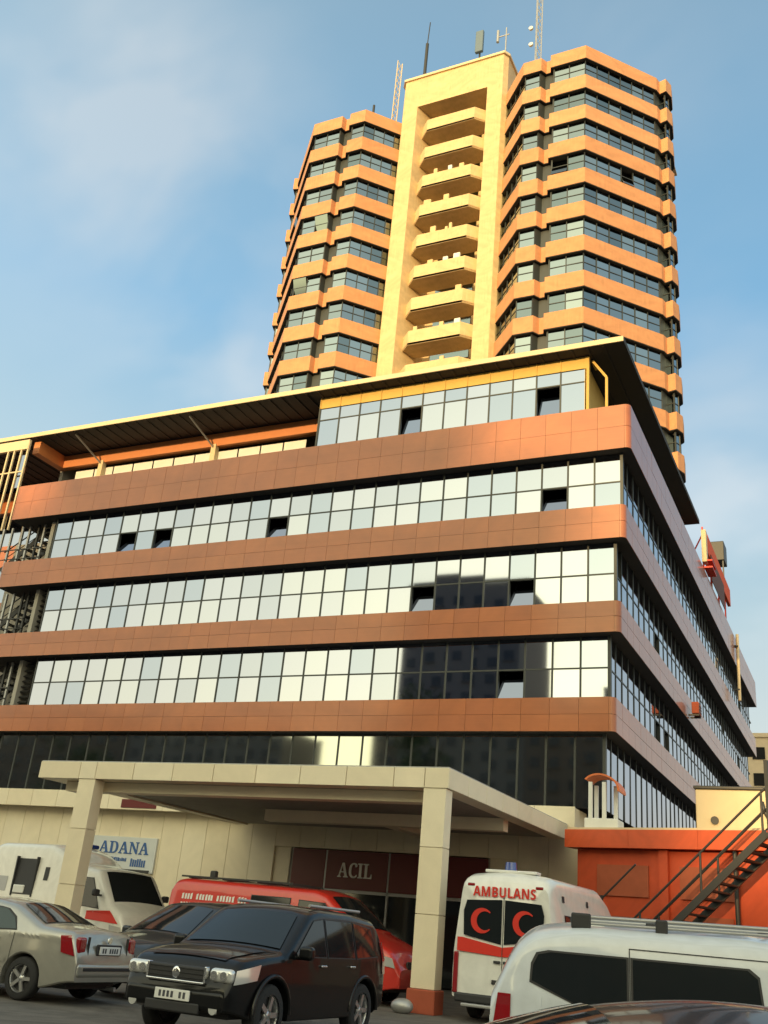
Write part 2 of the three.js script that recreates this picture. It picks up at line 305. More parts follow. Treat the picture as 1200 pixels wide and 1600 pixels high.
// glazed wing that goes on past the left corner
{
  const w = thing('glazed_wing', 'narrow strip of glazed wing behind the escape stair at the left edge', 'building', [-40.6, 0, -36]);
  part(w, 'wall', bx(-6, 4.6, 0, 21.9, -6, 0), M.fascia);
  for (let k = 0; k < 6; k++) { part(w, 'band', bx(-6, 4.65, 4.6 + k * 3.2, 5.8 + k * 3.2, 0, 0.3), M.clad[k % 4]); if (k < 5) for (let i = 0; i < 8; i++) part(w, 'pane', bx(-5.9 + i * 1.33, -4.64 + i * 1.33, 5.82 + k * 3.2, 7.78 + k * 3.2, 0.02, 0.06), M.glass[(i + k) % 4]); }
}
// ADANA notice board on the wall
{
  const s = thing('wall_sign', 'pale sign board reading ADANA in blue on the cream wall', 'sign', [-25.2, 2.65, -30.9]);
  part(s, 'board', rb(3.1, 1.22, 0.08, 0.015, 0, 0.61, 0), M.signBoard);
  part(s, 'lettering', text('ADANA', fontSerif, 0.42, 2.3, 0.02).translate(0.1, 0.84, 0.041), M.letterBlue, true);
  const marks = []; for (let i = 0; i < 26; i++) marks.push(bx(-1.25 + i * 0.06, -1.25 + i * 0.06 + 0.03 + R() * 0.02, 0.36, 0.45 + R() * 0.06, 0.041, 0.052)); for (let i = 0; i < 7; i++) marks.push(bx(0.5 + i * 0.1, 0.57 + i * 0.1, 0.2, 0.42 + R() * 0.06, 0.041, 0.052));
  part(s, 'small_print', marks, M.letterBlue).userData.kind = 'stuff';
  part(s, 'lower_rail', bx(-1.3, 1.4, 0.0, 0.1, 0.041, 0.08), M.steel);
}
// steel escape stair in the recess at the left corner
{
  const s = thing('escape_stair', 'dark steel escape stair with louvres in the left corner of the block', 'staircase', [-33.6, 0, -31.6]);
  const lv = [5.4, 8.76, 11.9, 15.28, 19.1];
  for (let k = 0; k < 4; k++) {
    const y0 = lv[k], y1 = lv[k + 1] - (k === 3 ? 0 : 0), h = (k < 3 ? [7.7, 10.87, 14.1][k] : 17.4) - y0;
    for (let i = 0; i < 9; i++) part(s, 'louvre', new THREE.BoxGeometry(1.0, 0.04, 0.16).rotateX(0.6).translate(0.85 - k * 0.1 + (k === 0 ? 0 : 0.3), y0 + 0.15 + i * h / 9.3, 0.2), M.steel);
    const posts = [-2.3, -1.75, -1.1, -0.65, -0.1, 0.25]; for (const x of posts) part(s, 'post', bx(x - 0.045, x + 0.045, y0, y0 + h, 0.2, 0.29), R() > 0.45 ? M.galv : M.steel);
    part(s, 'flight', [bar([-2.4, y0 + 0.2, -0.2], [0.1, y0 + h, -0.2], 0.06, 0.25), bar([-2.4, y0 + 0.2, -1.1], [0.1, y0 + h, -1.1], 0.06, 0.25)], M.steel);
    for (let i = 0; i < 9; i++) part(s, 'tread', bx(-2.35 + i * 0.27, -2.05 + i * 0.27, y0 + 0.3 + i * h / 9.6, y0 + 0.34 + i * h / 9.6, -1.1, -0.2), M.steel);
    part(s, 'handrail', [rod([-2.4, y0 + 1.1, -0.15], [0.1, y0 + h + 0.4, -0.15], 0.03), rod([-2.4, y0 + 0.7, -0.15], [0.1, y0 + h, -0.15], 0.02), bx(-2.5, 0.3, y0 + 0.95, y0 + 1.0, 0.29, 0.33), bx(-2.5, 0.3, y0 + 0.5, y0 + 0.53, 0.29, 0.33)], M.steel);
  }
  // its head, above the topmost band
  const head = []; for (const x of [-2.6, -2.2, -1.75, -1.35]) head.push(bx(x, x + 0.08, 17.0, 21.6, 0.9, 0.98));
  part(s, 'head_frame', [...head, bx(-3.4, -1.3, 21.2, 21.7, 0.85, 1.0), bx(-3.4, -1.3, 20.0, 20.06, 0.9, 0.96)], M.fascia);
  part(s, 'head_glazing', bx(-1.9, -1.45, 19.3, 21.1, 0.7, 0.73), M.glass[1]);
}
// red sign frame on the roof edge of the long side
{
  const s = thing('roof_sign', 'long red sign frame on the roof edge of the shaded long side', 'sign', [-6.3, 19.1, -52.8]);
  part(s, 'board', bx(-0.1, 0.06, 1.3, 2.3, -4.6, 4.2), std([0.75, 0.09, 0.02], 0.8));
  part(s, 'brown_panel', bx(0.07, 0.1, 0.1, 1.5, -1.5, 3.4), std([0.1, 0.03, 0.015], 0.7));
  for (const z of [-4.2, -1.5, 1.4, 4.0]) part(s, 'strut', [bar([-0.2, 0, z], [-0.2, 2.8, z], 0.08), bar([-0.2, 2.4, z], [-1.4, 0, z], 0.06)], M.redPaint);
  part(s, 'rail', [bx(-0.05, 0.35, 0.55, 0.63, 3.6, 5.0), bx(-0.05, 0.35, 0.2, 0.28, 3.6, 5.0)], M.redPaint);
  part(s, 'yellow_post', bx(-0.12, 0.1, 0.5, 2.2, 4.6, 5.1), M.fascia);
  const k = thing('roof_cabinet', 'small black box on the roof behind the red sign frame', 'box', [-6.9, 22.2, -57.5]);
  part(k, 'casing', rb(1.0, 1.2, 1.3, 0.05, 0, 1.5, 0), M.steel); part(k, 'stand', [bar([-0.4, -3, -0.5], [-0.4, 1, -0.5], 0.08), bar([0.4, -3, 0.5], [0.4, 1, 0.5], 0.08)], M.steel);
  const c = thing('yellow_pipe', 'pale yellow pipe hanging down the shaded long side', 'pipe', [-6.15, 15.2, -58.6]);
  part(c, 'shaft', rod([0, 0, 0], [0, 4.0, -0.4], 0.09), M.fascia); part(c, 'bracket', bx(-0.25, 0.05, 0.6, 0.68, -0.2, 0.05), M.steel); part(c, 'bracket', bx(-0.25, 0.05, 3.2, 3.28, -0.4, -0.1), M.steel);
  const a = thing('wall_air_conditioner', 'rust brown air conditioner hanging on the shaded long side', 'air conditioner', [-6.35, 10.95, -43.6]);
  part(a, 'casing', rb(0.3, 0.5, 0.75, 0.04, 0, 0.38, 0), M.brick); for (const y of [0.22, 0.34, 0.46]) part(a, 'grille_bar', bx(0.15, 0.17, y, y + 0.05, -0.3, 0.3), M.steel); for (const z of [-0.3, 0.24]) part(a, 'bracket', bx(-0.3, 0.14, 0.05, 0.12, z, z + 0.06), M.steel);
}

// ---------------------------------------------------------------- tower
{
  const t = thing('hospital_tower', 'tall orange banded tower with a cream balcony shaft rising behind the block', 'tower');
  const CX = -28.05, FL = 3.2, H0 = 68.16, NF = 15;
  const half = [[4.6, -61.8], [7.4, -58.7], [8.95, -58.7], [9.25, -59.2], [9.6, -59.2], [9.75, -58.7], [12.7, -58.7], [17.35, -64.0], [17.5, -64.5], [18.05, -64.35], [18.35, -65.2], [18.2, -66.6], [12.5, -72], [12.5, -76], [4.6, -76]];
  const wings = [half.map(([s, z]) => [CX + s, z]), half.map(([s, z]) => [CX - s, z])];
  let panes = 0; const rest = [[], [], [], []];
  const sizes = new Map();
  wings.forEach((poly, wi) => {
    const glassLine = inset(poly, 0.3);
    const sg = wi ? -1 : 1, xa = CX + sg * 7.2, xb = CX + sg * 12.2;
    part(t, 'inner_wall', bx(Math.min(xa, xb), Math.max(xa, xb), 20, 69.2, -71.5, -63.5), M.plaster);
    for (let e = 0; e < poly.length; e++) if ([2, 3, 4, 7].includes(e) || e > 11) { const a = glassLine[e], c = glassLine[(e + 1) % poly.length], L = Math.hypot(c[0] - a[0], c[1] - a[1]); part(t, 'pier_wall', new THREE.BoxGeometry(L + 0.1, 49, 0.12).rotateY(Math.atan2(-(c[1] - a[1]), c[0] - a[0])).translate((a[0] + c[0]) / 2, 44.5, (a[1] + c[1]) / 2), e < 8 ? M.frame : M.bandTower[0]); }
    const top = slab(poly.map(([x, z]) => [x, z]), H0, 69.5);
    part(t, 'spandrel_band', top, M.bandTower[0]);
    part(t, 'band_shade_sheet', slab(inset(poly, 0.02), H0 - 0.05, H0 - 0.003), M.soffit);  // near-black sheet paints the shadow line under the band
    for (let k = 1; k < NF; k++) {
      const y = H0 - FL * k;
      part(t, 'spandrel_band', slab(poly, y, y + 1.38), M.bandTower[Math.floor(R() * 3)]);
      part(t, 'band_shade_sheet', slab(inset(poly, 0.02), y - 0.06, y - 0.003), M.soffit);
    }
    for (let k = 0; k < NF - 1; k++) {
      const y1 = H0 - FL * k - 0.06, y0 = H0 - FL * (k + 1) + 1.38, frame = [];
      for (let e = 0; e < 12; e++) {
        if (e === 2 || e === 3 || e === 4 || e === 7) continue;
        const a = glassLine[e], c = glassLine[e + 1], L = Math.hypot(c[0] - a[0], c[1] - a[1]); if (L < 0.35) continue;
        const n = Math.max(1, Math.round(L / 1.08)), w = L / n, ang = Math.atan2(-(c[1] - a[1]), c[0] - a[0]);
        const far = e > 7;
        for (let i = 0; i < n; i++) {
          const f = (i + 0.5) / n, px = a[0] + (c[0] - a[0]) * f, pz = a[1] + (c[1] - a[1]) * f, f0 = i / n;
          frame.push(new THREE.BoxGeometry(0.07, y1 - y0, 0.12).rotateY(ang).translate(a[0] + (c[0] - a[0]) * f0, (y0 + y1) / 2, a[1] + (c[1] - a[1]) * f0));
          const open = !far && R() < 0.05, q = Math.floor(R() * 4), key = w.toFixed(3) + '_' + (y1 - y0).toFixed(2);
          if (!sizes.has(key)) sizes.set(key, metreUV(new THREE.BoxGeometry(w - 0.06, y1 - y0 - 0.04, 0.03)));
          const g = sizes.get(key), ry = ang + (R() - 0.5) * 0.03, rx = open ? -0.35 : (R() - 0.5) * 0.012;
          if (!far && panes < 296) { panes++; const m = new THREE.Mesh(g, M.glassTower[q]); m.name = 'pane'; m.castShadow = m.receiveShadow = true; m.position.set(px, (y0 + y1) / 2, pz); m.rotation.set(0, ry, 0); m.rotateX(rx); t.add(m); }
          else rest[q].push(g.clone().rotateX(rx).rotateY(ry).translate(px, (y0 + y1) / 2, pz));
        }
        frame.push(new THREE.BoxGeometry(L, 0.06, 0.1).rotateY(ang).translate((a[0] + c[0]) / 2, y0 + (y1 - y0) * 0.52, (a[1] + c[1]) / 2));
      }
      part(t, 'window_frame', frame, M.frame);
    }
  });
  rest.forEach((l, i) => { if (l.length) part(t, 'far_panes', l, M.glassTower[i]).userData.kind = 'stuff'; });
  // cream shaft with splayed recess
  const zf = -60.9, TOP = 73.9;
  const pier = (sg) => [[CX + sg * 5.05, -61.4], [CX + sg * 4.75, zf], [CX + sg * 3.35, zf], [CX + sg * 2.5, -63.0], [CX + sg * 2.5, -64.4], [CX + sg * 5.05, -64.4]];
  part(t, 'shaft_pier', slab(pier(1), 20, TOP), M.cream); part(t, 'shaft_pier', slab(pier(-1), 20, TOP), M.cream);
  part(t, 'shaft_head', slab([[CX - 3.35, zf], [CX + 3.35, zf], [CX + 2.5, -63], [CX + 2.5, -64.4], [CX - 2.5, -64.4], [CX - 2.5, -63]], 70.5, TOP), M.cream);
  part(t, 'shaft_back', bx(CX - 5.05, CX + 5.05, 20, TOP, -76, -64.4), M.cream);
  part(t, 'shaft_coping', slab([[CX - 5.2, -61.3], [CX - 4.85, zf + 0.16], [CX + 4.85, zf + 0.16], [CX + 5.2, -61.3], [CX + 5.2, -64], [CX - 5.2, -64]], TOP, TOP + 0.25), M.fascia);
  for (let k = 0; k < 14; k++) {
    const y = 67.3 - FL * k;
    const plan = [[CX - 3.05, -61.75], [CX - 2.25, -60.98], [CX + 2.25, -60.98], [CX + 3.05, -61.75]];
    const bal = part(t, 'balcony', slab([...plan, [CX + 2.55, -63.0], [CX - 2.55, -63.0]], y, y + 0.2), M.cream);
    part(bal, 'parapet', slab([...plan, ...inset([...plan, [CX + 2.55, -63.2], [CX - 2.55, -63.2]], 0.16).slice(0, 4).reverse()], y - 0.02, y + 1.35), M.cream);
    part(bal, 'balcony_door', bx(CX - 1.7, CX + 1.7, y + 0.2, y + 2.5, -64.39, -64.3), M.glassTower[3]);
    const things = k < 2 ? 0 : 1 + Math.floor(R() * 3);
    for (let i = 0; i < things; i++) { const x = CX - 1.8 + R() * 3.9, h = 0.3 + R() * 0.35; part(bal, 'air_conditioner', rb(0.25 + R() * 0.35, h, 0.25, 0.05, x, y + 1.34 + h / 2, -61.14), R() > 0.75 ? M.white : M.cream); }
  }
  part(t, 'roof_slab', bx(CX - 17, CX + 17, 69.3, 69.45, -76, -66), M.fascia);
}
// masts on the tower roof
function lattice(name, label, x, y0, y1, z, w, mat, group) {
  const s = thing(name, label, 'antenna', [x, y0, z], 0, group), h = y1 - y0, n = Math.max(3, Math.round(h / (w * 1.5)));
  for (const [i, j] of [[-1, -1], [1, -1], [0, 1]]) part(s, 'leg', rod([i * w / 2, 0, j * w / 2], [i * w / 2, h, j * w / 2], w * 0.09), mat);
  const br = []; for (let k = 0; k < n; k++) { const a = h * k / n, b = h * (k + 1) / n; br.push(rod([-w / 2, a, -w / 2], [w / 2, b, -w / 2], w * 0.05, 5), rod([w / 2, a, -w / 2], [0, b, w / 2], w * 0.05, 5), rod([0, a, w / 2], [-w / 2, b, -w / 2], w * 0.05, 5)); }
  part(s, 'bracing', br, mat); return s;
}
{
  const a = lattice('lattice_mast', 'tall lattice radio mast running out of the top of the picture', -20.6, 69.5, 90, -62, 0.55, M.galv);
  for (const [y, x] of [[5.5, -0.5], [7.5, -0.55]]) part(a, 'dish', new THREE.CylinderGeometry(0.2, 0.2, 0.2, 16).rotateX(Math.PI / 2).translate(x, y, 0.3), M.white);
  lattice('roof_lattice', 'short pale lattice stub on the tower roof left of the cream shaft', -34.4, 69.4, 78.2, -62, 0.5, M.fascia);
  const b = thing('whip_antenna', 'thin dark whip antenna above the cream shaft', 'antenna', [-31.55, 74.1, -62]);
  part(b, 'pole', rod([0, 0, 0], [0, 5.4, 0], 0.16), M.steel); part(b, 'tip', rod([0, 5.4, 0], [0.1, 8.2, 0], 0.05), M.steel); part(b, 'foot', rb(0.6, 0.2, 0.6, 0.03, 0, 0.1, 0), M.steel);
  const c = thing('panel_antenna', 'blue grey panel antenna on the right half of the shaft roof', 'antenna', [-26.1, 74.1, -62]);
  part(c, 'panel', rb(0.75, 2.6, 0.35, 0.08, 0, 3.3, 0.2), std([0.12, 0.17, 0.22], 0.6)); part(c, 'pole', rod([0, 0, 0], [0, 4.2, 0], 0.09), M.steel);
  const d = thing('small_antenna', 'tiny dark rod on the roof of the left tower wing', 'antenna', [-36.9, 69.5, -62.5]);
  part(d, 'pole', rod([0, 0, 0], [0, 4.6, 0], 0.12), M.steel); part(d, 'foot', rb(0.5, 0.2, 0.5, 0.03, 0, 0.1, 0), M.steel);
  const e = thing('small_antenna', 'faint pale double rod beside the lattice mast', 'antenna', [-23.6, 74.1, -62]);
  part(e, 'pole', rod([0, 0, 0], [0, 4.3, 0], 0.07), M.galv); part(e, 'arm', [rod([-0.8, 3.4, 0], [0.3, 3.4, 0], 0.05), rod([-0.8, 2.8, 0], [-0.8, 4.2, 0], 0.14)], M.galv);
}

// ---------------------------------------------------------------- entrance canopy
{
  const c = thing('entrance_canopy', 'cream panelled ambulance canopy on two square pillars with red brick feet', 'canopy');
  const Z0 = -20.61, Z1 = -30.38, XL = -20.05, XR = -8.27;
  const pieces = [XL, -18.66, -18.12, -16.9, -15.68, -14.46, -13.24, -12.02, -10.8, -9.6, -8.85, XR];
  for (let i = 0; i + 1 < pieces.length; i++) part(c, 'beam_panel', rb(pieces[i + 1] - pieces[i] - 0.016, 0.43, 0.05, 0.008, (pieces[i] + pieces[i + 1]) / 2, 4.66, Z0 - 0.025, 1), M.creamPanel[Math.floor(R() * 3)]);
  for (const x of [XR, XL]) for (let i = 0; i < 8; i++) { const w = (Z0 - Z1) / 8; part(c, 'beam_panel', rb(0.05, 0.43, w - 0.016, 0.008, x + (x === XR ? -0.025 : 0.025), 4.66, Z0 - w * (i + 0.5) - 0.03, 1), M.creamPanel[Math.floor(R() * 3)]); }
  part(c, 'beam', [bx(XL + 0.06, XR - 0.06, 4.45, 4.86, Z0 - 0.55, Z0 - 0.06), bx(XR - 0.5, XR - 0.06, 4.45, 4.86, Z1, Z0 - 0.55), bx(XL + 0.06, XL + 0.5, 4.45, 4.86, Z1, Z0 - 0.55)], M.creamPanel[2]);
  part(c, 'roof', bx(XL + 0.02, XR - 0.02, 4.862, 4.9, Z1, Z0 - 0.02), M.galv);
  part(c, 'soffit', bx(XL + 0.5, XR - 0.5, 4.5, 4.6, Z1, Z0 - 0.55), M.concrete);
  part(c, 'inner_beam', bx(XL + 0.52, XR - 0.52, 4.2, 4.44, Z0 - 1.0, Z0 - 0.56), M.creamPanel[0]);
  part(c, 'cross_beam', bx(-16.2, XR - 0.55, 4.17, 4.49, -26.4, -26.0), M.creamPanel[1]);
  part(c, 'cross_beam', bx(-12.6, -12.2, 4.2, 4.49, -30.3, -26.4), M.creamPanel[1]);
  for (const [x0, x1] of [[-18.64, -18.1], [-8.86, -8.33]]) {
    const p = part(c, 'pillar', bx(x0 + 0.03, x1 - 0.03, 0.02, 4.44, Z0 - 0.37, Z0 - 0.05), M.creamPanel[2]);
    for (const [y0, y1] of [[0.46, 1.86], [1.875, 3.2], [3.215, 4.435]]) part(p, 'pillar_panel', [bx(x0, x1, y0, y1, Z0 - 0.04, Z0 - 0.02), bx(x0, x0 + 0.02, y0, y1, Z0 - 0.38, Z0 - 0.04), bx(x1 - 0.02, x1, y0, y1, Z0 - 0.38, Z0 - 0.04), bx(x0, x1, y0, y1, Z0 - 0.4, Z0 - 0.38)], M.creamPanel[Math.floor(R() * 3)]);
    part(p, 'foot', rb(x1 - x0 + 0.1, 0.46, 0.52, 0.03, (x0 + x1) / 2, 0.22, Z0 - 0.2), M.brick);
  }
  const k = thing('kerb_stone', 'pale round stone beside the brick foot of the right pillar', 'stone', [-8.8, 0, -20.15]);
  part(k, 'stone', new THREE.SphereGeometry(0.2, 12, 8).scale(1.2, 0.75, 0.9).translate(0, 0.13, 0), M.galv);
}

// ---------------------------------------------------------------- red annex with stair, roof units
{
  const th = -0.285, a = thing('red_annex', 'low red painted annex with a projecting orange red fascia at the right', 'building', [-7.66, 0, -29.2], th);
  part(a, 'wall', bx(0, 16, 0, 4.1, -5, 0), M.redWall);
  for (let i = 0; i < 8; i++) part(a, 'fascia', bx(-0.25 + i * 2, 1.742 + i * 2, 4.12, 4.6, -0.3, 0.3), M.redFascia);
  part(a, 'roof', bx(-0.2, 16, 4.6, 4.66, -5, 0.25), M.fascia);
  for (const [x0, x1, y0, y1] of [[0.65, 2.2, 2.9, 3.7], [3.1, 4.6, 2.9, 3.7], [0.65, 2.2, 0.3, 2.4], [3.1, 4.5, 0.2, 2.5]]) part(a, 'shutter', bx(x0, x1, y0, y1, 0.0, 0.05), std([0.42, 0.1, 0.045], 0.7, { map: texGrime }));
  for (const x of [2.55, 4.75, 6.2]) part(a, 'pilaster', bx(x, x + (x === 4.75 ? 1.2 : 0.25), 0, 4.1, 0, 0.12), M.redWall);
  part(a, 'drainpipe', rod([4.68, 0, 0.2], [4.68, 4.1, 0.2], 0.06), M.steel);
  part(a, 'steel_door', bx(6.5, 8.5, 0, 3.4, 0.0, 0.03), M.concrete);
  // stair
  const s = thing('annex_stair', 'dark steel stair climbing to the annex roof at the right edge', 'staircase', [-7.66, 0, -29.2], th);
  const P = (x, y, z) => [x, y, z], x0 = 1.3, y0 = 0, x1 = 6.2, y1 = 4.35;
  for (const z of [0.9, 1.9]) part(s, 'stringer', bar(P(x0, y0, z), P(x1, y1, z), 0.06, 0.17), M.steel);
  for (let i = 0; i < 24; i++) part(s, 'tread', bx(x0 + (x1 - x0) * i / 24, x0 + (x1 - x0) * i / 24 + 0.26, y0 + (y1 - y0) * (i + 0.6) / 24, y0 + (y1 - y0) * (i + 0.6) / 24 + 0.04, 0.92, 1.88), M.steel);
  for (const z of [0.9, 1.9]) {
    part(s, 'handrail', [rod(P(x0, 1, z), P(x1, y1 + 1, z), 0.03), rod(P(x0, 0.55, z), P(x1, y1 + 0.55, z), 0.02), rod(P(x1, y1 + 1, z), P(x1 + 1.2, y1 + 1, z), 0.03)], M.steel);
    for (const f of [0.05, 0.33, 0.66, 0.98]) part(s, 'baluster', rod(P(x0 + (x1 - x0) * f, y0 + (y1 - y0) * f, z), P(x0 + (x1 - x0) * f, y0 + (y1 - y0) * f + 1, z), 0.03), M.steel);
  }
  part(s, 'landing', bx(x1, x1 + 1.4, 4.27, 4.35, 0.3, 1.95), M.steel); part(s, 'post', bar(P(6.3, 0, 1.97), P(6.3, 6.0, 1.97), 0.09), M.steel);
  const r = thing('yard_railing', 'thin dark railing in front of the red annex wall', 'railing', [-7.66, 0, -29.2], th);
  for (const x of [-0.1, 0.7, 1.5, 2.25]) part(r, 'post', bx(x, x + 0.05, 0, 2.75 - (x < 0.5 ? 0.4 : 0), 2.6, 2.65), M.steel);
  part(r, 'rail', [rod([0.72, 2.7, 2.62], [2.3, 2.7, 2.62], 0.025), rod([0.72, 2.7, 2.62], [-0.8, 1.6, 2.62], 0.025), rod([2.3, 2.7, 2.62], [3.2, 3.5, 2.62], 0.025)], M.steel);
  // roof plant
  const u = thing('roof_unit', 'cream roof plant casing with round vent on the annex roof', 'roof unit', [-3.75, 4.66, -33.2]);
  part(u, 'casing', rb(2.2, 1.65, 1.6, 0.04, 0, 0.84, 0), M.fascia); part(u, 'lid', rb(2.3, 0.1, 1.7, 0.03, 0, 1.72, 0), M.steel);
  part(u, 'vent', new THREE.CylinderGeometry(0.12, 0.12, 0.08, 14).rotateX(Math.PI / 2).translate(-0.55, 0.75, 0.82), M.steel);
  part(u, 'door', bx(0.1, 0.95, 0.15, 1.5, 0.8, 0.825), M.fascia);
  const v = thing('roof_unit', 'second cream casing at the far right of the annex roof', 'roof unit', [-1.2, 4.66, -33.0]);
  part(v, 'casing', rb(1.8, 1.55, 1.5, 0.04, 0, 0.78, 0), M.fascia); part(v, 'duct', new THREE.TorusGeometry(0.7, 0.06, 8, 20, Math.PI).rotateZ(Math.PI).translate(-1.0, 1.3, 0.9), M.steel);
  const k = thing('roof_shelter', 'small orange curved hood on white posts beside the corner of the block', 'shelter', [-7.0, 4.66, -29.6]); k.scale.setScalar(0.88);
  const hs = new THREE.Shape(); hs.absarc(0, 0, 0.62, 0.1, Math.PI - 0.35, false); hs.absarc(0, 0, 0.55, Math.PI - 0.35, 0.1, true);
  part(k, 'hood', new THREE.ExtrudeGeometry(hs, { depth: 1.0, bevelEnabled: false, curveSegments: 14 }).scale(1.0, 0.75, 1).rotateZ(-0.22).translate(0.0, 1.3, -0.5), std([0.62, 0.15, 0.04], 0.5));
  for (const [x, z] of [[-0.35, 0.4], [0.1, 0.4], [-0.35, -0.4], [0.3, -0.4]]) part(k, 'post', bx(x - 0.06, x + 0.06, 0, 1.5, z - 0.06, z + 0.06), M.white);
  part(k, 'counter', rb(1.1, 0.35, 0.9, 0.04, 0, 0.18, 0), M.white);
}

// ---------------------------------------------------------------- vehicles (x forward, y up, built around their middle)
function wheelGeo(r, w, spokes) {
  const p = []; const prof = [[r * 0.66, -w / 2], [r * 0.9, -w / 2], [r * 0.985, -w * 0.36], [r, -w * 0.2], [r, w * 0.2], [r * 0.985, w * 0.36], [r * 0.9, w / 2], [r * 0.66, w / 2]];
  for (const [a, b] of prof) p.push(new THREE.Vector2(a, b));
  const tyre = new THREE.LatheGeometry(p, 32).rotateX(Math.PI / 2);
  const rim = [new THREE.LatheGeometry([[0.0, w * 0.1], [r * 0.2, w * 0.1], [r * 0.2, w * 0.36], [0, w * 0.4]].map(([a, b]) => new THREE.Vector2(a, b)), 16).rotateX(Math.PI / 2), new THREE.LatheGeometry([[r * 0.56, -w * 0.4], [r * 0.6, w * 0.3], [r * 0.67, w * 0.49], [r * 0.67, -w * 0.45]].map(([a, b]) => new THREE.Vector2(a, b)), 28).rotateX(Math.PI / 2)];
  for (let i = 0; i < spokes; i++) rim.push(new THREE.BoxGeometry(r * 0.46, r * 0.17, w * 0.14).translate(r * 0.38, 0, w * 0.33).rotateZ(i * Math.PI * 2 / spokes));
  const well = new THREE.CylinderGeometry(r * 0.6, r * 0.6, w * 0.3, 24).rotateX(Math.PI / 2);
  return { tyre, rim, well };
}
function vehicle(name, label, category, pos, turn, o) {
  const v = thing(name, label, category, pos, turn), L = o.L, W = o.W, hx = L / 2;
  let prof = o.top; // [x,y] from rear to front
  const topRaw = (x) => { let k = 1; while (k < prof.length - 1 && x > prof[k][0]) k++; const a = prof[k - 1], b = prof[k], t = clamp((x - a[0]) / (b[0] - a[0])); return a[1] + (b[1] - a[1]) * t; };
  const topY = (x) => { let s = 0, wsum = 0; const R0 = o.soft || 0.09; for (let i = -3; i <= 3; i++) { const w = 4 - Math.abs(i), xx = clamp(x + i * R0 / 3, -hx, hx); s += w * topRaw(xx); wsum += w; } return s / wsum; };
  const wr = o.wheelR, ra = wr * 1.2;
  const botY = (x) => { let y = o.clear + (o.rise || 0.12) * smooth(hx - 0.7, hx, Math.abs(x)); for (const xa of o.axles) { const d = Math.abs(x - xa); if (d < ra) y = Math.max(y, wr * 0.96 + Math.sqrt(ra * ra - d * d)); } return y; };
  const hw = (x) => { const t = Math.abs(x) / hx, e = x > 0 ? o.nose ?? 0.12 : o.tail ?? 0.07; return W / 2 * (1 - e * Math.pow(t, 4) - 0.05 * Math.pow(t, 24)); };
  const sideZ = (x, y) => { const w = hw(x), yb = o.belt; if (y > yb) return w * (1 - o.tumble * (y - yb) / (o.H - yb)); const d = (yb * 0.72 - y) / (yb * 0.72); return w * (1 - 0.045 * Math.max(0, d) * Math.max(0, d) - 0.012 * smooth(yb * 0.75, yb, y)); };
  const cr = o.corner || 0.1, crown = o.crown ?? 0.03;
  const edge = (x) => { const yt = topY(x); return Math.max(0.05, sideZ(x, yt) - cr); };
  const topAt = (x, z) => { const e = edge(x); return topY(x) + crown * (1 - Math.pow(clamp(Math.abs(z) / e), 2)); };
  const xs = []; for (let i = 0; i <= 64; i++) { const t = i / 32 - 1; xs.push(hx * Math.sign(t) * (1 - Math.pow(1 - Math.abs(t), 1.5))); }
  for (const xa of o.axles) for (let i = 0; i <= 16; i++) xs.push(xa - Math.cos(Math.PI * i / 16) * ra * 1.0005);
  for (const p of prof) xs.push(p[0]);
  xs.sort((a, b) => a - b); const X = xs.filter((x, i) => i === 0 || x - xs[i - 1] > 0.004);
  const ring = (x) => {
    const yb = botY(x), yt = topY(x), P = [[0, yb], [sideZ(x, yb) * 0.6, yb], [sideZ(x, yb) - 0.02, yb]], c = Math.min(cr, (yt - yb) * 0.4), N = 12;
    const ys = yt - c; for (let i = 0; i <= N; i++) { const y = yb + 0.02 + (ys - yb - 0.02) * i / N; P.push([sideZ(x, y), y]); }
    const zs = sideZ(x, ys), ze = Math.max(0.02, sideZ(x, yt) - c); for (let i = 1; i <= 4; i++) { const a = Math.PI / 2 * i / 4; P.push([ze + (zs - ze) * Math.cos(a), ys + (yt - ys) * Math.sin(a)]); }
    for (const f of [0.66, 0.33, 0]) P.push([ze * f, yt + crown * (1 - f * f)]);
    return P;
  };
  const rings = X.map(ring), n = rings[0].length, pos3 = [], idx = [], m = 2 * n - 2;
  rings.forEach((r, i) => { for (let j = 0; j < m; j++) { const q = j < n ? r[j] : r[m - j]; pos3.push(X[i], q[1], j < n ? q[0] : -q[0]); } });
  for (let i = 0; i + 1 < X.length; i++) for (let j = 0; j < m; j++) { const a = i * m + j, b = i * m + (j + 1) % m, c = a + m, d = b + m; idx.push(a, b, c, b, d, c); }
  for (const [base, flip] of [[0, 0], [(X.length - 1) * m, 1]]) { const k = base / m, cy = (botY(X[k]) + topY(X[k])) / 2; pos3.push(X[k] + (flip ? 0.02 : -0.02), cy, 0); const c = pos3.length / 3 - 1; for (let j = 0; j < m; j++) flip ? idx.push(base + j, base + (j + 1) % m, c) : idx.push(base + (j + 1) % m, base + j, c); }
  let g = new THREE.BufferGeometry(); g.setAttribute('position', new THREE.Float32BufferAttribute(pos3, 3)); g.setIndex(idx); g = toCreasedNormals(g, 0.62);
  const body = part(v, 'body', g, o.paint);
  part(v, 'underbody', bx(-hx + 0.25, hx - 0.3, o.clear + 0.02, o.clear + 0.35, -W / 2 + 0.28, W / 2 - 0.28), M.plastic);
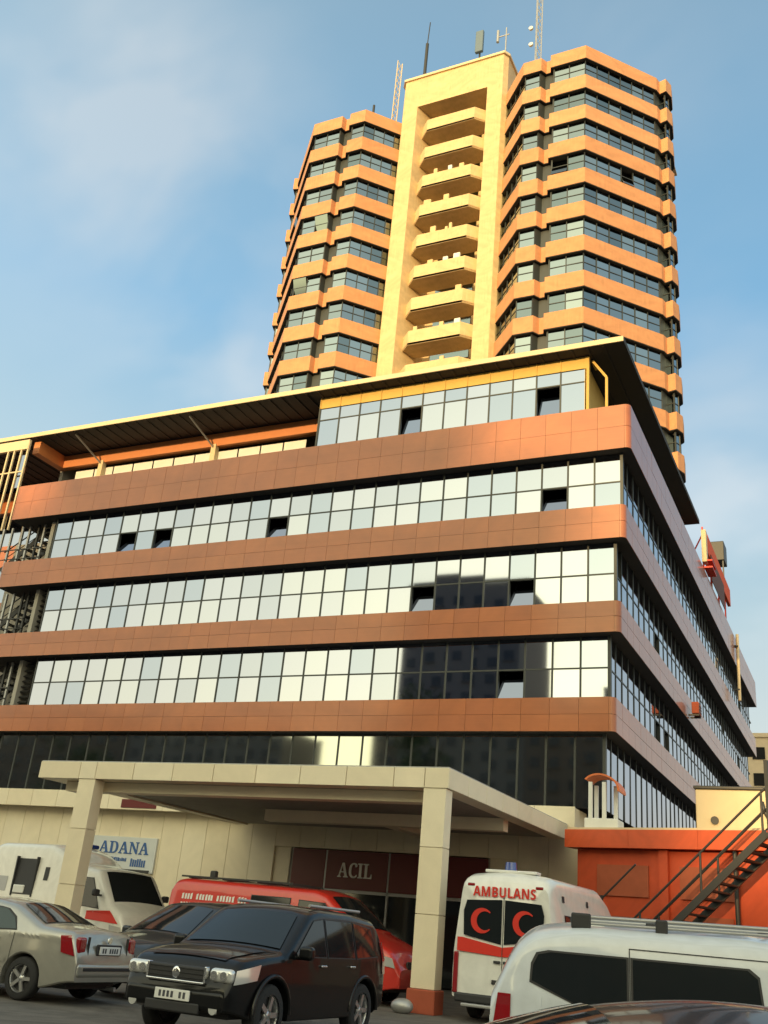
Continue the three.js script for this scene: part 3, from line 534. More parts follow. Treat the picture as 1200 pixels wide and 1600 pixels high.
  // panels that follow the flank
  const flank = (poly, sg, off, th = 0) => {
    const s = new THREE.ShapeGeometry(new THREE.Shape(poly.map(([x, y]) => new THREE.Vector2(x, y)))); const p = s.attributes.position;
    // refine once so that the sheet follows the flank
    let tri = []; const ix = s.index.array; for (let i = 0; i < ix.length; i += 3) tri.push([0, 1, 2].map((k) => [p.getX(ix[i + k]), p.getY(ix[i + k])]));
    for (let r = 0; r < 3; r++) { const nx = []; for (const [a, b, c] of tri) { const ab = [(a[0] + b[0]) / 2, (a[1] + b[1]) / 2], bc = [(b[0] + c[0]) / 2, (b[1] + c[1]) / 2], ca = [(c[0] + a[0]) / 2, (c[1] + a[1]) / 2]; nx.push([a, ab, ca], [ab, b, bc], [ca, bc, c], [ab, bc, ca]); } tri = nx; }
    const out = []; for (const t of tri) for (const q of sg > 0 ? t : [t[0], t[2], t[1]]) out.push(q[0], q[1], sg * (sideZ(q[0], q[1]) + off));
    let q = new THREE.BufferGeometry(); q.setAttribute('position', new THREE.Float32BufferAttribute(out, 3)); q = mergeVertices(q); q.computeVertexNormals(); return flat(q);
  };
  const sides = [1, -1];
  for (const w of o.windows || []) for (const s of sides) { if (w.only && w.only !== s) continue; if (!w.mat || w.mat === M.carGlassGreen) { const cx = w.p.reduce((t, p) => t + p[0], 0) / w.p.length, cy = w.p.reduce((t, p) => t + p[1], 0) / w.p.length; part(v, 'window_seal', flank(w.p.map(([x, y]) => [x + Math.sign(x - cx) * 0.022, y + Math.sign(y - cy) * 0.018]), s, 0.006), M.plastic); } const q = part(v, w.name || 'side_window', flank(w.p, s, w.off || 0.012), w.mat || M.carGlass); if (w.label) q.userData.label = w.label; }
  // sheets on the top line (windscreen, rear window)
  const sheet = (xa, xb, fa, fb, off = 0.012) => { const out = [], q = [], NX = 8, NZ = 8; for (let i = 0; i <= NX; i++) for (let j = 0; j <= NZ; j++) { const x = xa + (xb - xa) * i / NX, f = fa + (fb - fa) * i / NX, z = edge(x) * f * (j / NZ * 2 - 1), d = (topY(x + 0.02) - topY(x - 0.02)) / 0.04, l = Math.hypot(1, d); out.push(x - d / l * off, topAt(x, z) + off / l, z); } for (let i = 0; i < NX; i++) for (let j = 0; j < NZ; j++) { const a = i * (NZ + 1) + j; q.push(a, a + 1, a + NZ + 1, a + 1, a + NZ + 2, a + NZ + 1); } const gg = new THREE.BufferGeometry(); gg.setAttribute('position', new THREE.Float32BufferAttribute(out, 3)); gg.setIndex(q); gg.computeVertexNormals(); return flat(gg); };
  for (const [nm, xa, xb, fa, fb, mt] of o.sheets || []) part(v, nm, sheet(xa, xb, fa, fb), mt || M.carGlass);
  const wg = wheelGeo(wr, o.tyre || 0.21, o.spokes || 5);
  for (const xa of o.axles) for (const s of sides) {
    const y = wr, z = s * (W / 2 - 0.13), place = (q) => { const h = q.clone(); if (s < 0) h.rotateY(Math.PI); return h.translate(xa, y, z); };
    const t = part(v, 'wheel', place(wg.tyre), M.rubber); part(t, 'rim', wg.rim.map(place), o.rim || M.rim); part(t, 'hub_well', place(wg.well), M.plastic);
    const arch = new THREE.CylinderGeometry(ra * 0.99, ra * 0.99, 0.36, 24, 1, true, 0, Math.PI).rotateX(Math.PI / 2).rotateZ(-Math.PI / 2 + Math.PI / 2).translate(xa, wr * 0.96, s * (W / 2 - 0.24));
    void arch;
  }
  return { v, body, sideZ, topAt, topY, hw, flank, hx, sheet };
}
// a panel on the end of a car: x = end, normal along +-x
const endBox = (x, y, z, h, w, d, r = 0.02) => rb(d, h, w, r, x, y, z);
function plateOn(parent, x, y, z, dir) { const p = part(parent, 'number_plate', rb(0.02, 0.12, 0.52, 0.008, x, y, z, 1), M.plate); const k = []; for (let i = 0; i < 7; i++) if (i !== 2) k.push(bx(x + dir * 0.011 - 0.002, x + dir * 0.011 + 0.002, y - 0.035, y + 0.035, z - 0.2 + i * 0.06, z - 0.165 + i * 0.06)); part(p, 'plate_marks', k, M.plateInk); return p; }
function mirrorOn(parent, x, y, z, mat) { const s = Math.sign(z); part(parent, 'door_mirror', [rb(0.14, 0.17, 0.2, 0.05, x, y, z + s * 0.12), rb(0.08, 0.05, 0.14, 0.02, x, y - 0.06, z)], mat); }

// black off-roader in front
{
  const pt = paint([0.004, 0.0043, 0.005]); pt.clearcoat = 0.5; pt.specularIntensity = 0.3;
  const c = vehicle('off_roader', 'glossy black off-road car facing the camera in the middle foreground', 'car', [-7.95, 0, -13.4], -Math.PI / 2, {
    L: 4.4, W: 1.8, H: 1.68, clear: 0.28, belt: 1.0, tumble: 0.2, axles: [-1.32, 1.32], wheelR: 0.36, corner: 0.11, crown: 0.035, nose: 0.13, tail: 0.08, paint: pt,
    top: [[-2.2, 0.75], [-2.17, 1.05], [-1.95, 1.45], [-1.8, 1.6], [-1.0, 1.66], [0.0, 1.66], [0.3, 1.6], [1.08, 1.08], [1.5, 1.04], [1.95, 0.97], [2.12, 0.86], [2.2, 0.6]],
    windows: [{ p: [[-0.02, 1.06], [0.86, 1.06], [0.25, 1.5], [-0.02, 1.53]] }, { p: [[-0.92, 1.06], [-0.1, 1.06], [-0.1, 1.53], [-0.92, 1.53]] }, { p: [[-1.78, 1.1], [-1.0, 1.06], [-1.0, 1.53], [-1.6, 1.47]] }],
    sheets: [['windscreen', 0.38, 1.02, 0.9, 0.98], ['bonnet', 1.2, 2.0, 0.86, 0.8, pt]],
  });
  part(c.v, 'sill_trim', c.flank([[-0.9, 0.3], [0.9, 0.3], [0.9, 0.4], [-0.9, 0.4]], 1, 0.015), M.plastic);
  for (const s of [1, -1]) part(c.v, 'roof_rail', rod([-1.5, 1.7, s * 0.6], [0.1, 1.7, s * 0.6], 0.022), M.galv);
  for (const s of [1, -1]) {
    part(c.v, 'headlight', c.flank([[1.72, 0.76], [2.13, 0.7], [2.1, 0.86], [1.66, 0.94]], s, 0.02), M.lens);
    part(c.v, 'headlight_glass', endBox(2.12, 0.79, s * 0.62, 0.17, 0.34, 0.13, 0.06), M.lens);
    part(c.v, 'fog_lamp', new THREE.CylinderGeometry(0.06, 0.06, 0.05, 16).rotateZ(Math.PI / 2).translate(2.19, 0.42, s * 0.6), M.lens);
    mirrorOn(c.v, 0.78, 1.1, s * 0.9, pt);
    for (const x of [0.02, -0.88]) part(c.v, 'door_handle', rb(0.16, 0.03, 0.04, 0.012, x + 0.05, 0.94, s * (c.sideZ(x, 0.94) + 0.02)), M.chrome);
    for (const x of [-1.32, 1.32]) part(c.v, 'wheel_arch_trim', new THREE.TorusGeometry(0.45, 0.03, 6, 24, Math.PI).translate(x, 0.36, s * 0.885), pt);
    part(c.v, 'tail_lamp', c.flank([[-2.15, 0.85], [-1.98, 0.85], [-1.92, 1.3], [-2.04, 1.3]], s, 0.015), M.redLens);
  }
  const seam = (q, x0, y0, x1, y1) => q.flank([[x0 - 0.005, y0], [x0 + 0.005, y0], [x1 + 0.005, y1], [x1 - 0.005, y1]], 1, 0.005);
  for (const [x0, x1] of [[-0.06, -0.06], [-0.97, -0.95], [0.9, 0.92]]) part(c.v, 'door_seam', seam(c, x0, 0.45, x1, 1.03), M.rubber);
  for (const s of [1, -1]) for (const dy of [0.06, -0.08]) part(c.v, 'headlight_bulb', new THREE.CylinderGeometry(0.05, 0.05, 0.03, 14).rotateZ(Math.PI / 2).translate(2.185, 0.79, s * (0.62 + dy)), M.chrome);
  for (const y of [0.73, 0.78, 0.83]) part(c.v, 'grille_bar', endBox(2.222, y, 0, 0.012, 0.8, 0.012, 0.004), M.rubber);
  part(c.v, 'grille', endBox(2.17, 0.78, 0, 0.17, 0.86, 0.1, 0.03), M.plastic);
  part(c.v, 'grille_trim', [endBox(2.2, 0.685, 0, 0.03, 0.86, 0.09, 0.012), endBox(2.19, 0.78, 0.43, 0.19, 0.03, 0.09, 0.012), endBox(2.19, 0.78, -0.43, 0.19, 0.03, 0.09, 0.012)], M.chrome);
  part(c.v, 'badge', new THREE.SphereGeometry(0.075, 14, 10).scale(0.25, 0.9, 0.8).translate(2.22, 0.78, 0), M.chrome);
  part(c.v, 'bumper', endBox(2.12, 0.5, 0, 0.26, 1.5, 0.2, 0.08), pt);
  part(c.v, 'lower_intake', endBox(2.2, 0.4, 0, 0.12, 0.8, 0.06, 0.02), M.plastic);
  plateOn(c.v, 2.235, 0.53, 0.0, 1);
  part(c.v, 'wiper', [bar([1.0, 1.14, -0.5], [0.75, 1.31, 0.05], 0.02), bar([1.0, 1.14, 0.1], [0.75, 1.31, 0.6], 0.02)], M.plastic);
}
// silver saloon at the left edge
{
  const pt = paint([0.42, 0.41, 0.37], 0.55);
  const c = vehicle('saloon_car', 'silver beige saloon seen from behind at the left edge', 'car', [-13.42, 0, -13.8], Math.PI + 0.04, {
    L: 4.38, W: 1.74, H: 1.45, clear: 0.2, belt: 0.93, tumble: 0.26, axles: [-1.24, 1.3], wheelR: 0.31, corner: 0.13, crown: 0.04, nose: 0.14, tail: 0.1, paint: pt, rise: 0.14,
    top: [[-2.19, 0.6], [-2.15, 0.9], [-2.05, 1.04], [-1.62, 1.08], [-1.4, 1.09], [-0.72, 1.37], [-0.3, 1.42], [0.2, 1.41], [0.45, 1.35], [1.1, 0.99], [1.9, 0.85], [2.1, 0.74], [2.19, 0.5]],
    windows: [{ p: [[-0.98, 1.0], [-0.3, 0.97], [-0.3, 1.3], [-0.62, 1.28], [-0.85, 1.16]], mat: M.carGlassGreen }, { p: [[-0.22, 0.97], [0.8, 0.97], [0.28, 1.27], [-0.22, 1.3]], mat: M.carGlassGreen }],
    sheets: [['rear_window', -1.36, -0.74, 0.97, 0.88], ['windscreen', 0.5, 1.06, 0.88, 0.97]],
  });
  for (const s of [1, -1]) {
    part(c.v, 'tail_lamp', c.flank([[-2.15, 0.7], [-1.92, 0.74], [-1.86, 0.98], [-2.04, 0.99]], s, 0.016), M.redLens);
    part(c.v, 'tail_lamp', endBox(-2.125, 0.85, s * 0.64, 0.25, 0.2, 0.1, 0.045), M.redLens);
    mirrorOn(c.v, 0.85, 0.99, s * 0.87, pt);
    part(c.v, 'side_moulding', c.flank([[-0.9, 0.52], [0.9, 0.52], [0.9, 0.58], [-0.9, 0.58]], s, 0.02), pt);
    for (const x of [-0.62, 0.3]) part(c.v, 'door_handle', rb(0.17, 0.035, 0.04, 0.012, x, 0.86, s * (c.sideZ(x, 0.86) + 0.02)), pt);
    part(c.v, 'headlight', c.flank([[1.75, 0.6], [2.1, 0.56], [2.06, 0.7], [1.7, 0.74]], s, 0.016), M.lens);
  }
  for (const s of [1, -1]) for (const [x0, x1] of [[-0.26, -0.26], [-0.95, -0.98], [0.86, 0.9]]) part(c.v, 'door_seam', c.flank([[x0 - 0.005, 0.3], [x0 + 0.005, 0.3], [x1 + 0.005, 0.95], [x1 - 0.005, 0.95]], s, 0.005), M.rubber);
  for (const s of [1, -1]) part(c.v, 'boot_seam', endBox(-2.165, 0.83, s * 0.5, 0.3, 0.01, 0.05, 0.004), M.rubber);
  part(c.v, 'rear_bumper', endBox(-2.14, 0.5, 0, 0.22, 1.46, 0.16, 0.07), pt);
  part(c.v, 'bumper_strip', endBox(-2.215, 0.52, 0, 0.05, 1.2, 0.03, 0.012), M.plastic);
  part(c.v, 'plate_recess', endBox(-2.19, 0.8, 0, 0.16, 0.62, 0.04, 0.015), M.plastic);
  plateOn(c.v, -2.215, 0.79, 0, -1);
  part(c.v, 'badge', new THREE.CylinderGeometry(0.05, 0.05, 0.02, 18).rotateZ(Math.PI / 2).translate(-2.185, 0.94, 0), M.chrome);
  part(c.v, 'exhaust', rod([-2.1, 0.22, 0.45], [-1.6, 0.22, 0.45], 0.035), M.galv);
}
// dark car behind the saloon
{
  const pt = paint([0.02, 0.023, 0.027]); pt.clearcoat = 0.6; pt.specularIntensity = 0.4;
  const c = vehicle('dark_car', 'dark grey car half hidden between the silver saloon and the black off-roader', 'car', [-12.05, 0, -17.4], -Math.PI / 2 - 0.12, {
    L: 4.4, W: 1.82, H: 1.68, clear: 0.22, belt: 0.98, tumble: 0.22, axles: [-1.3, 1.32], wheelR: 0.34, corner: 0.13, crown: 0.04, nose: 0.14, tail: 0.08, paint: pt,
    top: [[-2.2, 0.7], [-2.15, 1.1], [-1.9, 1.5], [-1.5, 1.63], [-0.6, 1.67], [0.1, 1.62], [1.1, 1.05], [1.8, 0.93], [2.1, 0.8], [2.2, 0.55]],
    windows: [{ p: [[-0.02, 1.04], [0.86, 1.04], [0.1, 1.48], [-0.02, 1.5]] }, { p: [[-0.95, 1.04], [-0.1, 1.04], [-0.1, 1.5], [-0.95, 1.5]] }, { p: [[-1.75, 1.12], [-1.03, 1.06], [-1.03, 1.5], [-1.5, 1.45]] }],
    sheets: [['windscreen', 0.22, 1.04, 0.9, 0.98]],
  });
  for (const s of [1, -1]) { mirrorOn(c.v, 0.8, 1.06, s * 0.92, pt); part(c.v, 'headlight', c.flank([[1.72, 0.7], [2.12, 0.64], [2.08, 0.8], [1.66, 0.86]], s, 0.018), M.lens); part(c.v, 'door_handle', rb(0.16, 0.03, 0.04, 0.012, 0.05, 0.92, s * (c.sideZ(0, 0.92) + 0.02)), pt); }
  part(c.v, 'grille', endBox(2.17, 0.66, 0, 0.16, 0.8, 0.08, 0.03), M.plastic); plateOn(c.v, 2.2, 0.45, 0, 1);
}
// ambulance parked at the left under the wall
{
  const pt = paint([0.74, 0.73, 0.68]);
  const c = vehicle('ambulance', 'white ambulance with an open side hatch painted as a black panel behind the left canopy pillar', 'ambulance', [-20.25, 0, -23.4], -0.2, {
    L: 6.4, W: 2.1, H: 2.92, clear: 0.28, belt: 1.3, tumble: 0.1, axles: [-2.0, 2.0], wheelR: 0.35, corner: 0.16, crown: 0.04, nose: 0.1, tail: 0.03, paint: pt,
    top: [[-3.2, 2.6], [-3.1, 2.86], [-2.8, 2.92], [-0.5, 2.92], [0.0, 2.78], [0.55, 2.45], [1.85, 2.34], [2.55, 1.5], [2.95, 1.28], [3.12, 1.05], [3.2, 0.7]],
    windows: [{ p: [[0.85, 1.45], [2.15, 1.38], [1.7, 2.1], [0.85, 2.1]], name: 'cab_window' }, { p: [[-1.75, 1.55], [-0.85, 1.55], [-0.85, 2.5], [-1.75, 2.5]], name: 'hatch_shade_panel', mat: M.plastic, label: 'matt black panel painted for the shaded inside of the open side hatch' }, { p: [[-0.45, 1.95], [-0.25, 1.95], [-0.25, 2.3], [-0.45, 2.3]], name: 'side_vent', mat: M.plastic }, { p: [[-3.0, 1.6], [-2.1, 1.6], [-2.1, 2.0], [-3.0, 2.0]], name: 'grey_stripe', mat: M.galv, off: 0.008 }, { p: [[1.7, 1.1], [2.95, 1.05], [2.6, 1.35], [1.7, 1.3]], name: 'red_stripe', mat: M.redPaint, off: 0.01 }, { p: [[-3.0, 1.05], [0.7, 1.05], [0.7, 1.2], [-3.0, 1.2]], name: 'red_stripe', mat: M.redPaint, off: 0.008 }],  // black hatch panel paints the dark inside of an open hatch
    sheets: [['windscreen', 1.9, 2.5, 0.94, 1.0]],
  });
  for (const x of [-1.8, -0.85]) part(c.v, 'hatch_jamb', bx(x, x + 0.05, 1.5, 2.55, 0.98, 1.06), M.plastic);
  part(c.v, 'hatch_shelf', rb(0.5, 0.22, 0.1, 0.03, -1.45, 1.68, 1.02), M.white);
  for (const s of [1, -1]) { mirrorOn(c.v, 2.15, 1.75, s * 1.08, M.plastic); part(c.v, 'headlight', c.flank([[2.7, 0.85], [3.12, 0.78], [3.05, 0.98], [2.66, 1.02]], s, 0.016), M.lens); }
  part(c.v, 'beacon', rb(0.2, 0.12, 0.9, 0.05, -0.6, 3.0, -0.3), M.blueLens);
  part(c.v, 'grille', endBox(3.2, 0.9, 0, 0.18, 0.9, 0.06, 0.02), M.plastic); plateOn(c.v, 3.24, 0.6, 0, 1);
}
// red van under the canopy
{
  const pt = paint([0.58, 0.028, 0.016]);
  const c = vehicle('red_van', 'bright red van with white lettering parked under the canopy', 'van', [-12.5, 0, -22.1], -0.02, {
    L: 6.3, W: 2.0, H: 2.25, clear: 0.25, belt: 1.2, tumble: 0.12, axles: [-1.9, 2.05], wheelR: 0.34, corner: 0.16, crown: 0.04, nose: 0.12, tail: 0.04, paint: pt,
    top: [[-3.15, 2.0], [-3.08, 2.2], [-2.8, 2.25], [0.9, 2.2], [1.2, 2.12], [2.1, 1.42], [2.6, 1.24], [2.95, 1.06], [3.15, 0.7]],
    windows: [{ p: [[0.55, 1.3], [1.85, 1.28], [1.2, 1.92], [0.55, 1.95]], name: 'cab_window' }, { p: [[-0.75, 1.5], [0.3, 1.5], [0.3, 1.97], [-0.75, 1.97]] }, { p: [[-3.0, 0.98], [2.6, 0.95], [2.6, 1.06], [-3.0, 1.08]], name: 'white_stripe', mat: M.letterWhite, off: 0.008 }],
    sheets: [['windscreen', 1.26, 2.05, 0.92, 0.99]],
  });
  const marks = []; for (let i = 0; i < 22; i++) { const x = -2.75 + i * 0.086 + (R() - 0.5) * 0.02; if (i % 7 === 4) continue; marks.push(c.flank([[x, 1.78], [x + 0.055, 1.78], [x + 0.055, 1.9 + R() * 0.03], [x, 1.9]], 1, 0.01)); if (i < 12) marks.push(c.flank([[x, 1.6], [x + 0.055, 1.6], [x + 0.055, 1.7], [x, 1.7 + R() * 0.03]], 1, 0.01)); }
  part(c.v, 'lettering', marks, M.letterWhite);
  part(c.v, 'roof_rack', [bx(-3.0, 0.2, 2.28, 2.32, 0.68, 0.72), bx(-3.0, 0.2, 2.28, 2.32, -0.72, -0.68), ...[-2.8, -1.8, -0.8, 0.1].map((x) => bx(x, x + 0.05, 2.26, 2.32, -0.7, 0.7))], M.steel);
  part(c.v, 'roof_vent', rb(0.16, 0.18, 0.16, 0.04, -2.2, 2.38, 0.5), M.steel);
  for (const s of [1, -1]) { mirrorOn(c.v, 1.8, 1.42, s * 1.02, M.plastic); part(c.v, 'headlight', c.flank([[2.6, 0.82], [3.05, 0.76], [2.98, 0.95], [2.56, 1.02]], s, 0.016), M.lens); }
  part(c.v, 'bumper', endBox(3.06, 0.5, 0, 0.26, 1.7, 0.2, 0.07), pt); part(c.v, 'grille', endBox(3.13, 0.82, 0, 0.16, 0.9, 0.06, 0.02), M.plastic); plateOn(c.v, 3.175, 0.5, 0, 1);
}
// ambulance seen from behind
{
  const pt = paint([0.76, 0.76, 0.73]);
  const c = vehicle('ambulance', 'white ambulance seen from behind with AMBULANS and red crescents on its doors', 'ambulance', [-6.68, 0, -23.15], Math.PI / 2 - 0.03, {
    L: 5.9, W: 2.22, H: 2.74, clear: 0.3, belt: 1.25, tumble: 0.16, axles: [-1.75, 1.8], wheelR: 0.34, corner: 0.2, crown: 0.05, nose: 0.12, tail: 0.02, paint: pt, soft: 0.06,
    top: [[-2.95, 2.5], [-2.88, 2.66], [-2.6, 2.74], [0.6, 2.74], [1.2, 2.55], [1.6, 2.3], [2.3, 1.45], [2.7, 1.2], [2.9, 1.0], [2.95, 0.7]],
    windows: [{ p: [[1.0, 1.35], [2.05, 1.32], [1.5, 2.0], [1.0, 2.0]], name: 'cab_window' }, { p: [[-2.85, 1.1], [2.6, 1.05], [2.6, 1.25], [-2.85, 1.32]], name: 'red_stripe', mat: M.redPaint, off: 0.008 }, { p: [[-2.3, 2.3], [-2.15, 2.3], [-2.15, 2.42], [-2.3, 2.42]], name: 'side_vent', mat: M.plastic }, { p: [[-0.6, 2.3], [-0.45, 2.3], [-0.45, 2.42], [-0.6, 2.42]], name: 'side_vent', mat: M.plastic }, { p: [[-2.2, 1.45], [-0.8, 1.45], [-0.8, 2.05], [-2.2, 2.05]] }],
    sheets: [['windscreen', 1.66, 2.25, 0.93, 0.99]],
  });
  const xe = -2.965;
  const yz = (shape, d = 0.012) => new THREE.ExtrudeGeometry(shape, { depth: d, bevelEnabled: false, curveSegments: 20 }).rotateY(-Math.PI / 2).translate(xe - 0.012, 0, 0);
  const S = (pts) => new THREE.Shape(pts.map(([z, y]) => new THREE.Vector2(z, y)));
  for (const s of [1, -1]) {
    part(c.v, 'rear_window', yz(S([[s * 0.03, 1.42], [s * 0.82, 1.55], [s * 0.84, 2.0], [s * 0.78, 2.2], [s * 0.03, 2.24]])), M.carGlass);
    const cr = new THREE.Shape(); cr.absarc(s * 0.44, 1.83, 0.235, 0.75, Math.PI * 2 - 0.75, false); cr.absarc(s * 0.44 + 0.062, 1.83, 0.175, Math.PI * 2 - 0.95, 0.95, true);
    const g = yz(cr, 0.012).translate(-0.014, 0, 0); part(c.v, 'red_crescent', g, M.redPaint);
    part(c.v, 'red_stripe', yz(S([[s * 0.01, 1.2], [s * 0.95, 1.25], [s * 0.95, 1.5], [s * 0.84, 1.5], [s * 0.01, 1.37]]), 0.01), M.redPaint);
    part(c.v, 'tail_lamp', [endBox(xe + 0.02, 0.86, s * 0.965, 0.75, 0.1, 0.1, 0.03)], M.redLens);
    part(c.v, 'door_handle', endBox(xe - 0.02, 1.1, s * 0.1, 0.05, 0.14, 0.04, 0.012), M.plastic);
    part(c.v, 'top_marker', endBox(xe + 0.03, 2.5, s * 0.72, 0.06, 0.16, 0.06, 0.02), M.redLens);
    mirrorOn(c.v, 1.9, 1.7, s * 1.05, M.plastic);
  }
  const tx = text('AMBULANS', fontBold, 0.19, 1.32, 0.012).rotateY(-Math.PI / 2).translate(xe - 0.012, 2.38, 0); const lt = part(c.v, 'lettering', tx, M.redPaint, true); lt.userData.label = 'red letters reading AMBULANS';
  part(c.v, 'door_gap', endBox(xe - 0.006, 1.4, 0, 1.9, 0.012, 0.012, 0.004), M.plastic);
  part(c.v, 'rear_bumper', endBox(xe + 0.0, 0.42, 0, 0.16, 1.9, 0.16, 0.04), M.plastic); part(c.v, 'step', endBox(xe - 0.1, 0.3, 0, 0.06, 1.5, 0.2, 0.02), M.galv);
  plateOn(c.v, xe - 0.03, 0.62, 0.35, -1); part(c.v, 'plate_strip', endBox(xe - 0.01, 0.74, 0.25, 0.08, 0.9, 0.03, 0.012), M.plastic);
  part(c.v, 'small_lettering', [endBox(xe - 0.012, 1.05, 0.7, 0.03, 0.2, 0.01, 0.004), endBox(xe - 0.012, 0.86, 0.45, 0.04, 0.12, 0.01, 0.004), endBox(xe - 0.012, 0.86, 0.2, 0.04, 0.16, 0.01, 0.004)], M.galv);
  const bc = part(c.v, 'beacon', new THREE.CylinderGeometry(0.11, 0.13, 0.18, 16).translate(-2.5, 2.9, -0.05), M.blueLens); part(bc, 'beacon_base', rb(0.3, 0.06, 1.1, 0.02, -2.5, 2.8, 0), pt);
}
// white delivery van at the right
{
  const pt = paint([0.6, 0.645, 0.7]);
  const th = 0.27;
  const f = [Math.cos(th), -Math.sin(th)]; // forward in x,z
  const rear = [-3.58, -10.35], L = 4.6, W = 1.8, rt = [-f[1], f[0]];
  const cx = rear[0] + f[0] * L / 2 - rt[0] * W / 2, cz = rear[1] + f[1] * L / 2 - rt[1] * W / 2;
  const c = vehicle('delivery_van', 'white delivery van with black roof rails in the right foreground', 'van', [cx, 0, cz], th, {
    L, W, H: 1.76, clear: 0.22, belt: 0.95, tumble: 0.13, axles: [-1.42, 1.45], wheelR: 0.32, corner: 0.17, crown: 0.06, nose: 0.12, tail: 0.05, paint: pt, soft: 0.16,
    top: [[-2.3, 0.85], [-2.25, 1.15], [-2.05, 1.5], [-1.85, 1.62], [-1.4, 1.68], [0.2, 1.7], [0.8, 1.66], [1.15, 1.53], [1.75, 1.05], [2.1, 0.92], [2.3, 0.6]],
    windows: [{ p: [[-1.9, 1.14], [-1.89, 1.28], [-1.84, 1.38], [-1.72, 1.41], [-0.98, 1.41], [-0.98, 0.92], [-1.3, 0.9]], name: 'rear_side_window' }, { p: [[-0.92, 0.92], [0.2, 0.92], [0.28, 1.0], [0.25, 1.34], [0.16, 1.41], [-0.92, 1.41]], name: 'side_window' }, { p: [[0.6, 0.94], [1.5, 0.96], [1.05, 1.38], [0.6, 1.41]], name: 'front_window' }],
    sheets: [['windscreen', 1.18, 1.7, 0.92, 0.99]],
  });
  for (const s of [1, -1]) {
    const z = s * 0.66, rl = part(c.v, 'roof_rail', [rod([-1.5, 1.77, z], [0.75, 1.81, z], 0.02), rod([-1.5, 1.71, z], [0.75, 1.75, z], 0.016)], M.galv);
    for (const x of [-1.42, -0.62, 0.62]) part(rl, 'rail_foot', rb(x === -0.62 ? 0.12 : 0.2, 0.15, 0.07, 0.02, x, 1.73, z), M.plastic);
    part(c.v, 'tail_lamp', c.flank([[-2.27, 0.7], [-2.1, 0.7], [-2.1, 1.0], [-2.23, 1.0]], s, 0.014), M.redLens); mirrorOn(c.v, 1.45, 1.0, s * 0.92, M.plastic);
    part(c.v, 'door_seam', [c.flank([[-0.955, 0.4], [-0.945, 0.4], [-0.945, 1.5], [-0.955, 1.5]], s, 0.006), c.flank([[-0.955, 1.5], [0.48, 1.5], [0.48, 1.51], [-0.955, 1.51]], s, 0.006), c.flank([[0.475, 0.4], [0.485, 0.4], [0.485, 1.5], [0.475, 1.5]], s, 0.006)], M.plastic);
    part(c.v, 'door_handle', rb(0.18, 0.04, 0.04, 0.012, -0.75, 0.8, s * (c.sideZ(-0.75, 0.8) + 0.02)), M.plastic);
    part(c.v, 'headlight', c.flank([[1.7, 0.66], [2.1, 0.6], [2.05, 0.76], [1.66, 0.82]], s, 0.016), M.lens);
  }
  plateOn(c.v, -2.33, 0.7, 0, -1);
}
// dark car roof at the bottom right
{
  const pt = paint([0.012, 0.011, 0.012]); pt.clearcoat = 0.4; pt.specularIntensity = 0.3;
  const c = vehicle('dark_coupe', 'dark car of which only the roof shows at the bottom right', 'car', [-0.45, 0.035, -5.2], 0.45, {
    L: 4.2, W: 1.76, H: 1.25, clear: 0.16, belt: 0.8, tumble: 0.26, axles: [-1.25, 1.3], wheelR: 0.3, corner: 0.16, crown: 0.05, nose: 0.14, tail: 0.1, paint: pt, soft: 0.3,
    top: [[-2.1, 0.55], [-2.05, 0.8], [-1.6, 0.9], [-0.9, 1.14], [-0.3, 1.22], [0.2, 1.2], [1.0, 0.84], [1.9, 0.7], [2.1, 0.45]],
    windows: [{ p: [[-0.9, 0.85], [0.7, 0.82], [0.15, 1.06], [-0.5, 1.06]] }],
    sheets: [['windscreen', 0.3, 0.95, 0.88, 0.97], ['rear_window', -1.5, -0.85, 0.95, 0.86]],
  });
  for (const s of [1, -1]) { mirrorOn(c.v, 0.7, 0.85, s * 0.88, pt); part(c.v, 'headlight', c.flank([[1.7, 0.5], [2.0, 0.46], [1.96, 0.58], [1.66, 0.62]], s, 0.016), M.lens); }
}

// ---------------------------------------------------------------- the far and the facing town
function block(name, label, x0, x1, h, z, depth, mat, face, group) { // face +1 looks to +z, -1 to -z
  const b = thing(name, label, 'building', [(x0 + x1) / 2, 0, z], 0, group), w = x1 - x0, zf = face > 0 ? depth / 2 : -depth / 2;
  part(b, 'wall', bx(-w / 2, w / 2, 0, h, -depth / 2, depth / 2), mat);
  for (const q of [zf, -zf]) part(b, 'parapet', bx(-w / 2 - 0.01, w / 2 + 0.01, h, h + 0.5, q - 0.2, q + 0.2), mat);
  const nx = Math.max(2, Math.round(w / 3.2)), ny = Math.round(h / 3.2), gw = new THREE.BoxGeometry(1.5, 1.5, 0.12), gs = new THREE.BoxGeometry(1.8, 0.14, 0.4); metreUV(gw); metreUV(gs);
  for (let j = 1; j < ny; j++) for (let i = 0; i < nx; i++) { const wn = new THREE.Mesh(gw, M.carGlass); wn.name = 'window'; wn.position.set(-w / 2 + w * (i + 0.5) / nx, j * 3.2 + 0.4, zf + face * 0.03); wn.castShadow = wn.receiveShadow = true; b.add(wn); if (i % 2) { const sl = new THREE.Mesh(gs, mat); sl.name = 'sill'; sl.position.set(0, -0.85, face * 0.1); wn.add(sl); } }
  return b;
}
const townGrey = std([0.2, 0.18, 0.16], 0.9, { map: texGrime }), townBrown = std([0.17, 0.13, 0.1], 0.9, { map: texGrime }), townPale = std([0.62, 0.5, 0.36], 0.9, { map: texStucco });
block('distant_building', 'sunlit pale building far behind the end of the long side', -13.5, -2, 28, -140, 14, townPale, 1);
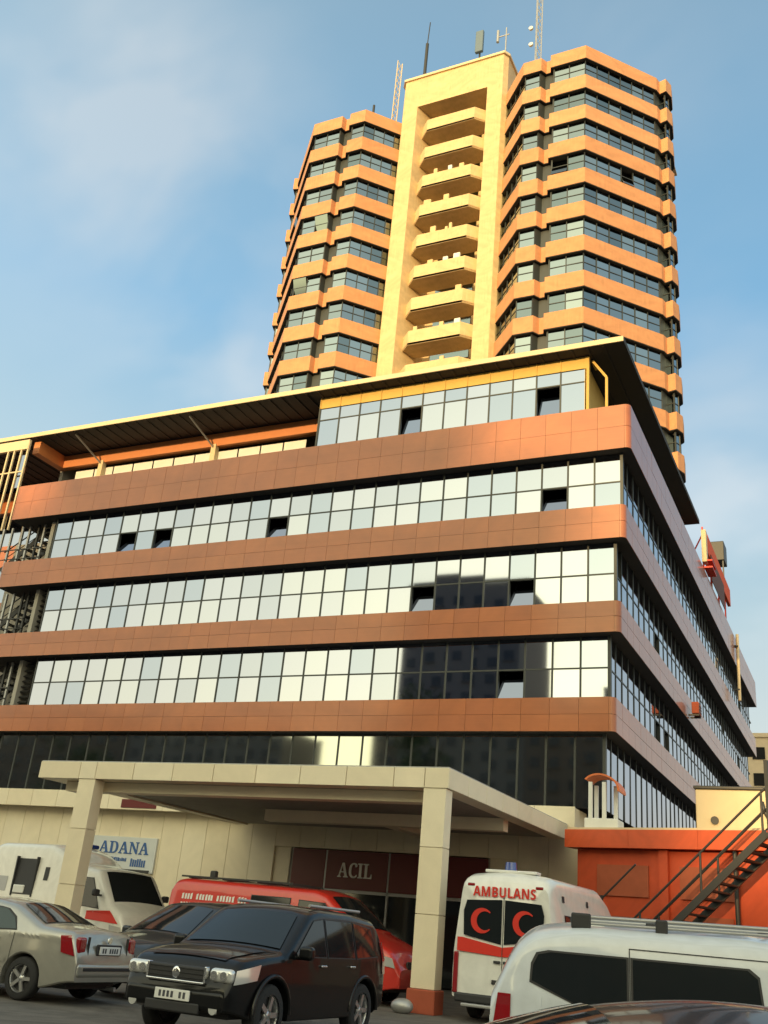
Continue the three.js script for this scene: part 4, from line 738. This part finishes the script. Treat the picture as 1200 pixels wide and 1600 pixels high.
const facing = [['mirrored pale block across the street far left', -190, -150, 30], ['mirrored brown block across the street', -150, -118, 33], ['mirrored grey block across the street', -118, -87.5, 31], ['mirrored low brown block beside the gap', -71, -66, 30.5], ['mirrored tall dark block across the street', -66, -46, 55], ['grey block shaped to let sun onto the left end', -46, -33.9, 33.8], ['brown block shaped to shade the middle of the top band', -33.9, -13.4, 36.4], ['grey block facing the corner', -13.4, -9.4, 33.2], ['narrow block kept low to let sun onto the corner', -9.4, -5.7, 29.3], ['low block added in a gap shaped for a sun patch on the annex', -5.7, -2.4, 18.6], ['grey block facing the annex', -2.4, 24, 35], ['brown block at the end of the street', 24, 60, 31]];  // heights and gap of nearer blocks shaped to place shadow edge and sun patches
facing.forEach(([l, a, c, h], i) => block('facing_building', l + ', unseen behind the camera', a + 0.05, c - 0.05, h, 88, 16, i % 2 ? townBrown : townGrey, -1, 'buildings behind the camera'));
function tree(label, x, z, h, r, seed) {
  const t = thing('street_tree', label, 'tree', [x, 0, z], 0, 'trees behind the camera'), q = rng(seed);
  part(t, 'trunk', [new THREE.CylinderGeometry(0.16, 0.3, h * 0.55, 8).translate(0, h * 0.275, 0), rod([0, h * 0.45, 0], [r * 0.4, h * 0.75, 0.3], 0.1), rod([0, h * 0.4, 0], [-r * 0.45, h * 0.7, -0.4], 0.1)], std([0.09, 0.06, 0.04], 0.95));
  const n = 2600, pos = []; const cl = Array.from({ length: 16 }, () => { const a = q() * 6.28, d = Math.sqrt(q()) * r * 0.75; return [Math.cos(a) * d, h * (0.5 + 0.45 * q()), Math.sin(a) * d, r * (0.28 + 0.2 * q())]; });
  for (let i = 0; i < n; i++) { const c = cl[Math.floor(q() * 16)], u = q() * 2 - 1, a = q() * 6.28, s = Math.sqrt(1 - u * u), d = c[3] * Math.cbrt(q()); const p = new THREE.Vector3(c[0] + s * Math.cos(a) * d, c[1] + u * d, c[2] + s * Math.sin(a) * d); for (let k = 0; k < 3; k++) pos.push(p.x + (q() - 0.5) * 0.7, p.y + (q() - 0.5) * 0.7, p.z + (q() - 0.5) * 0.7); }
  const g = new THREE.BufferGeometry(); g.setAttribute('position', new THREE.Float32BufferAttribute(pos, 3)); g.computeVertexNormals();
  part(t, 'crown', g, new THREE.MeshStandardMaterial({ color: lin(0.05, 0.075, 0.025), roughness: 0.9, side: THREE.DoubleSide }));
}
tree('tall street tree beside the dark facing block', -46.5, 46, 30, 4.2, 11); tree('round street tree mirrored at the far left', -110, 60, 26, 8, 12); tree('street tree mirrored in the lower windows', -76, 62, 22.5, 4, 13);

renderer.render(scene, camera);
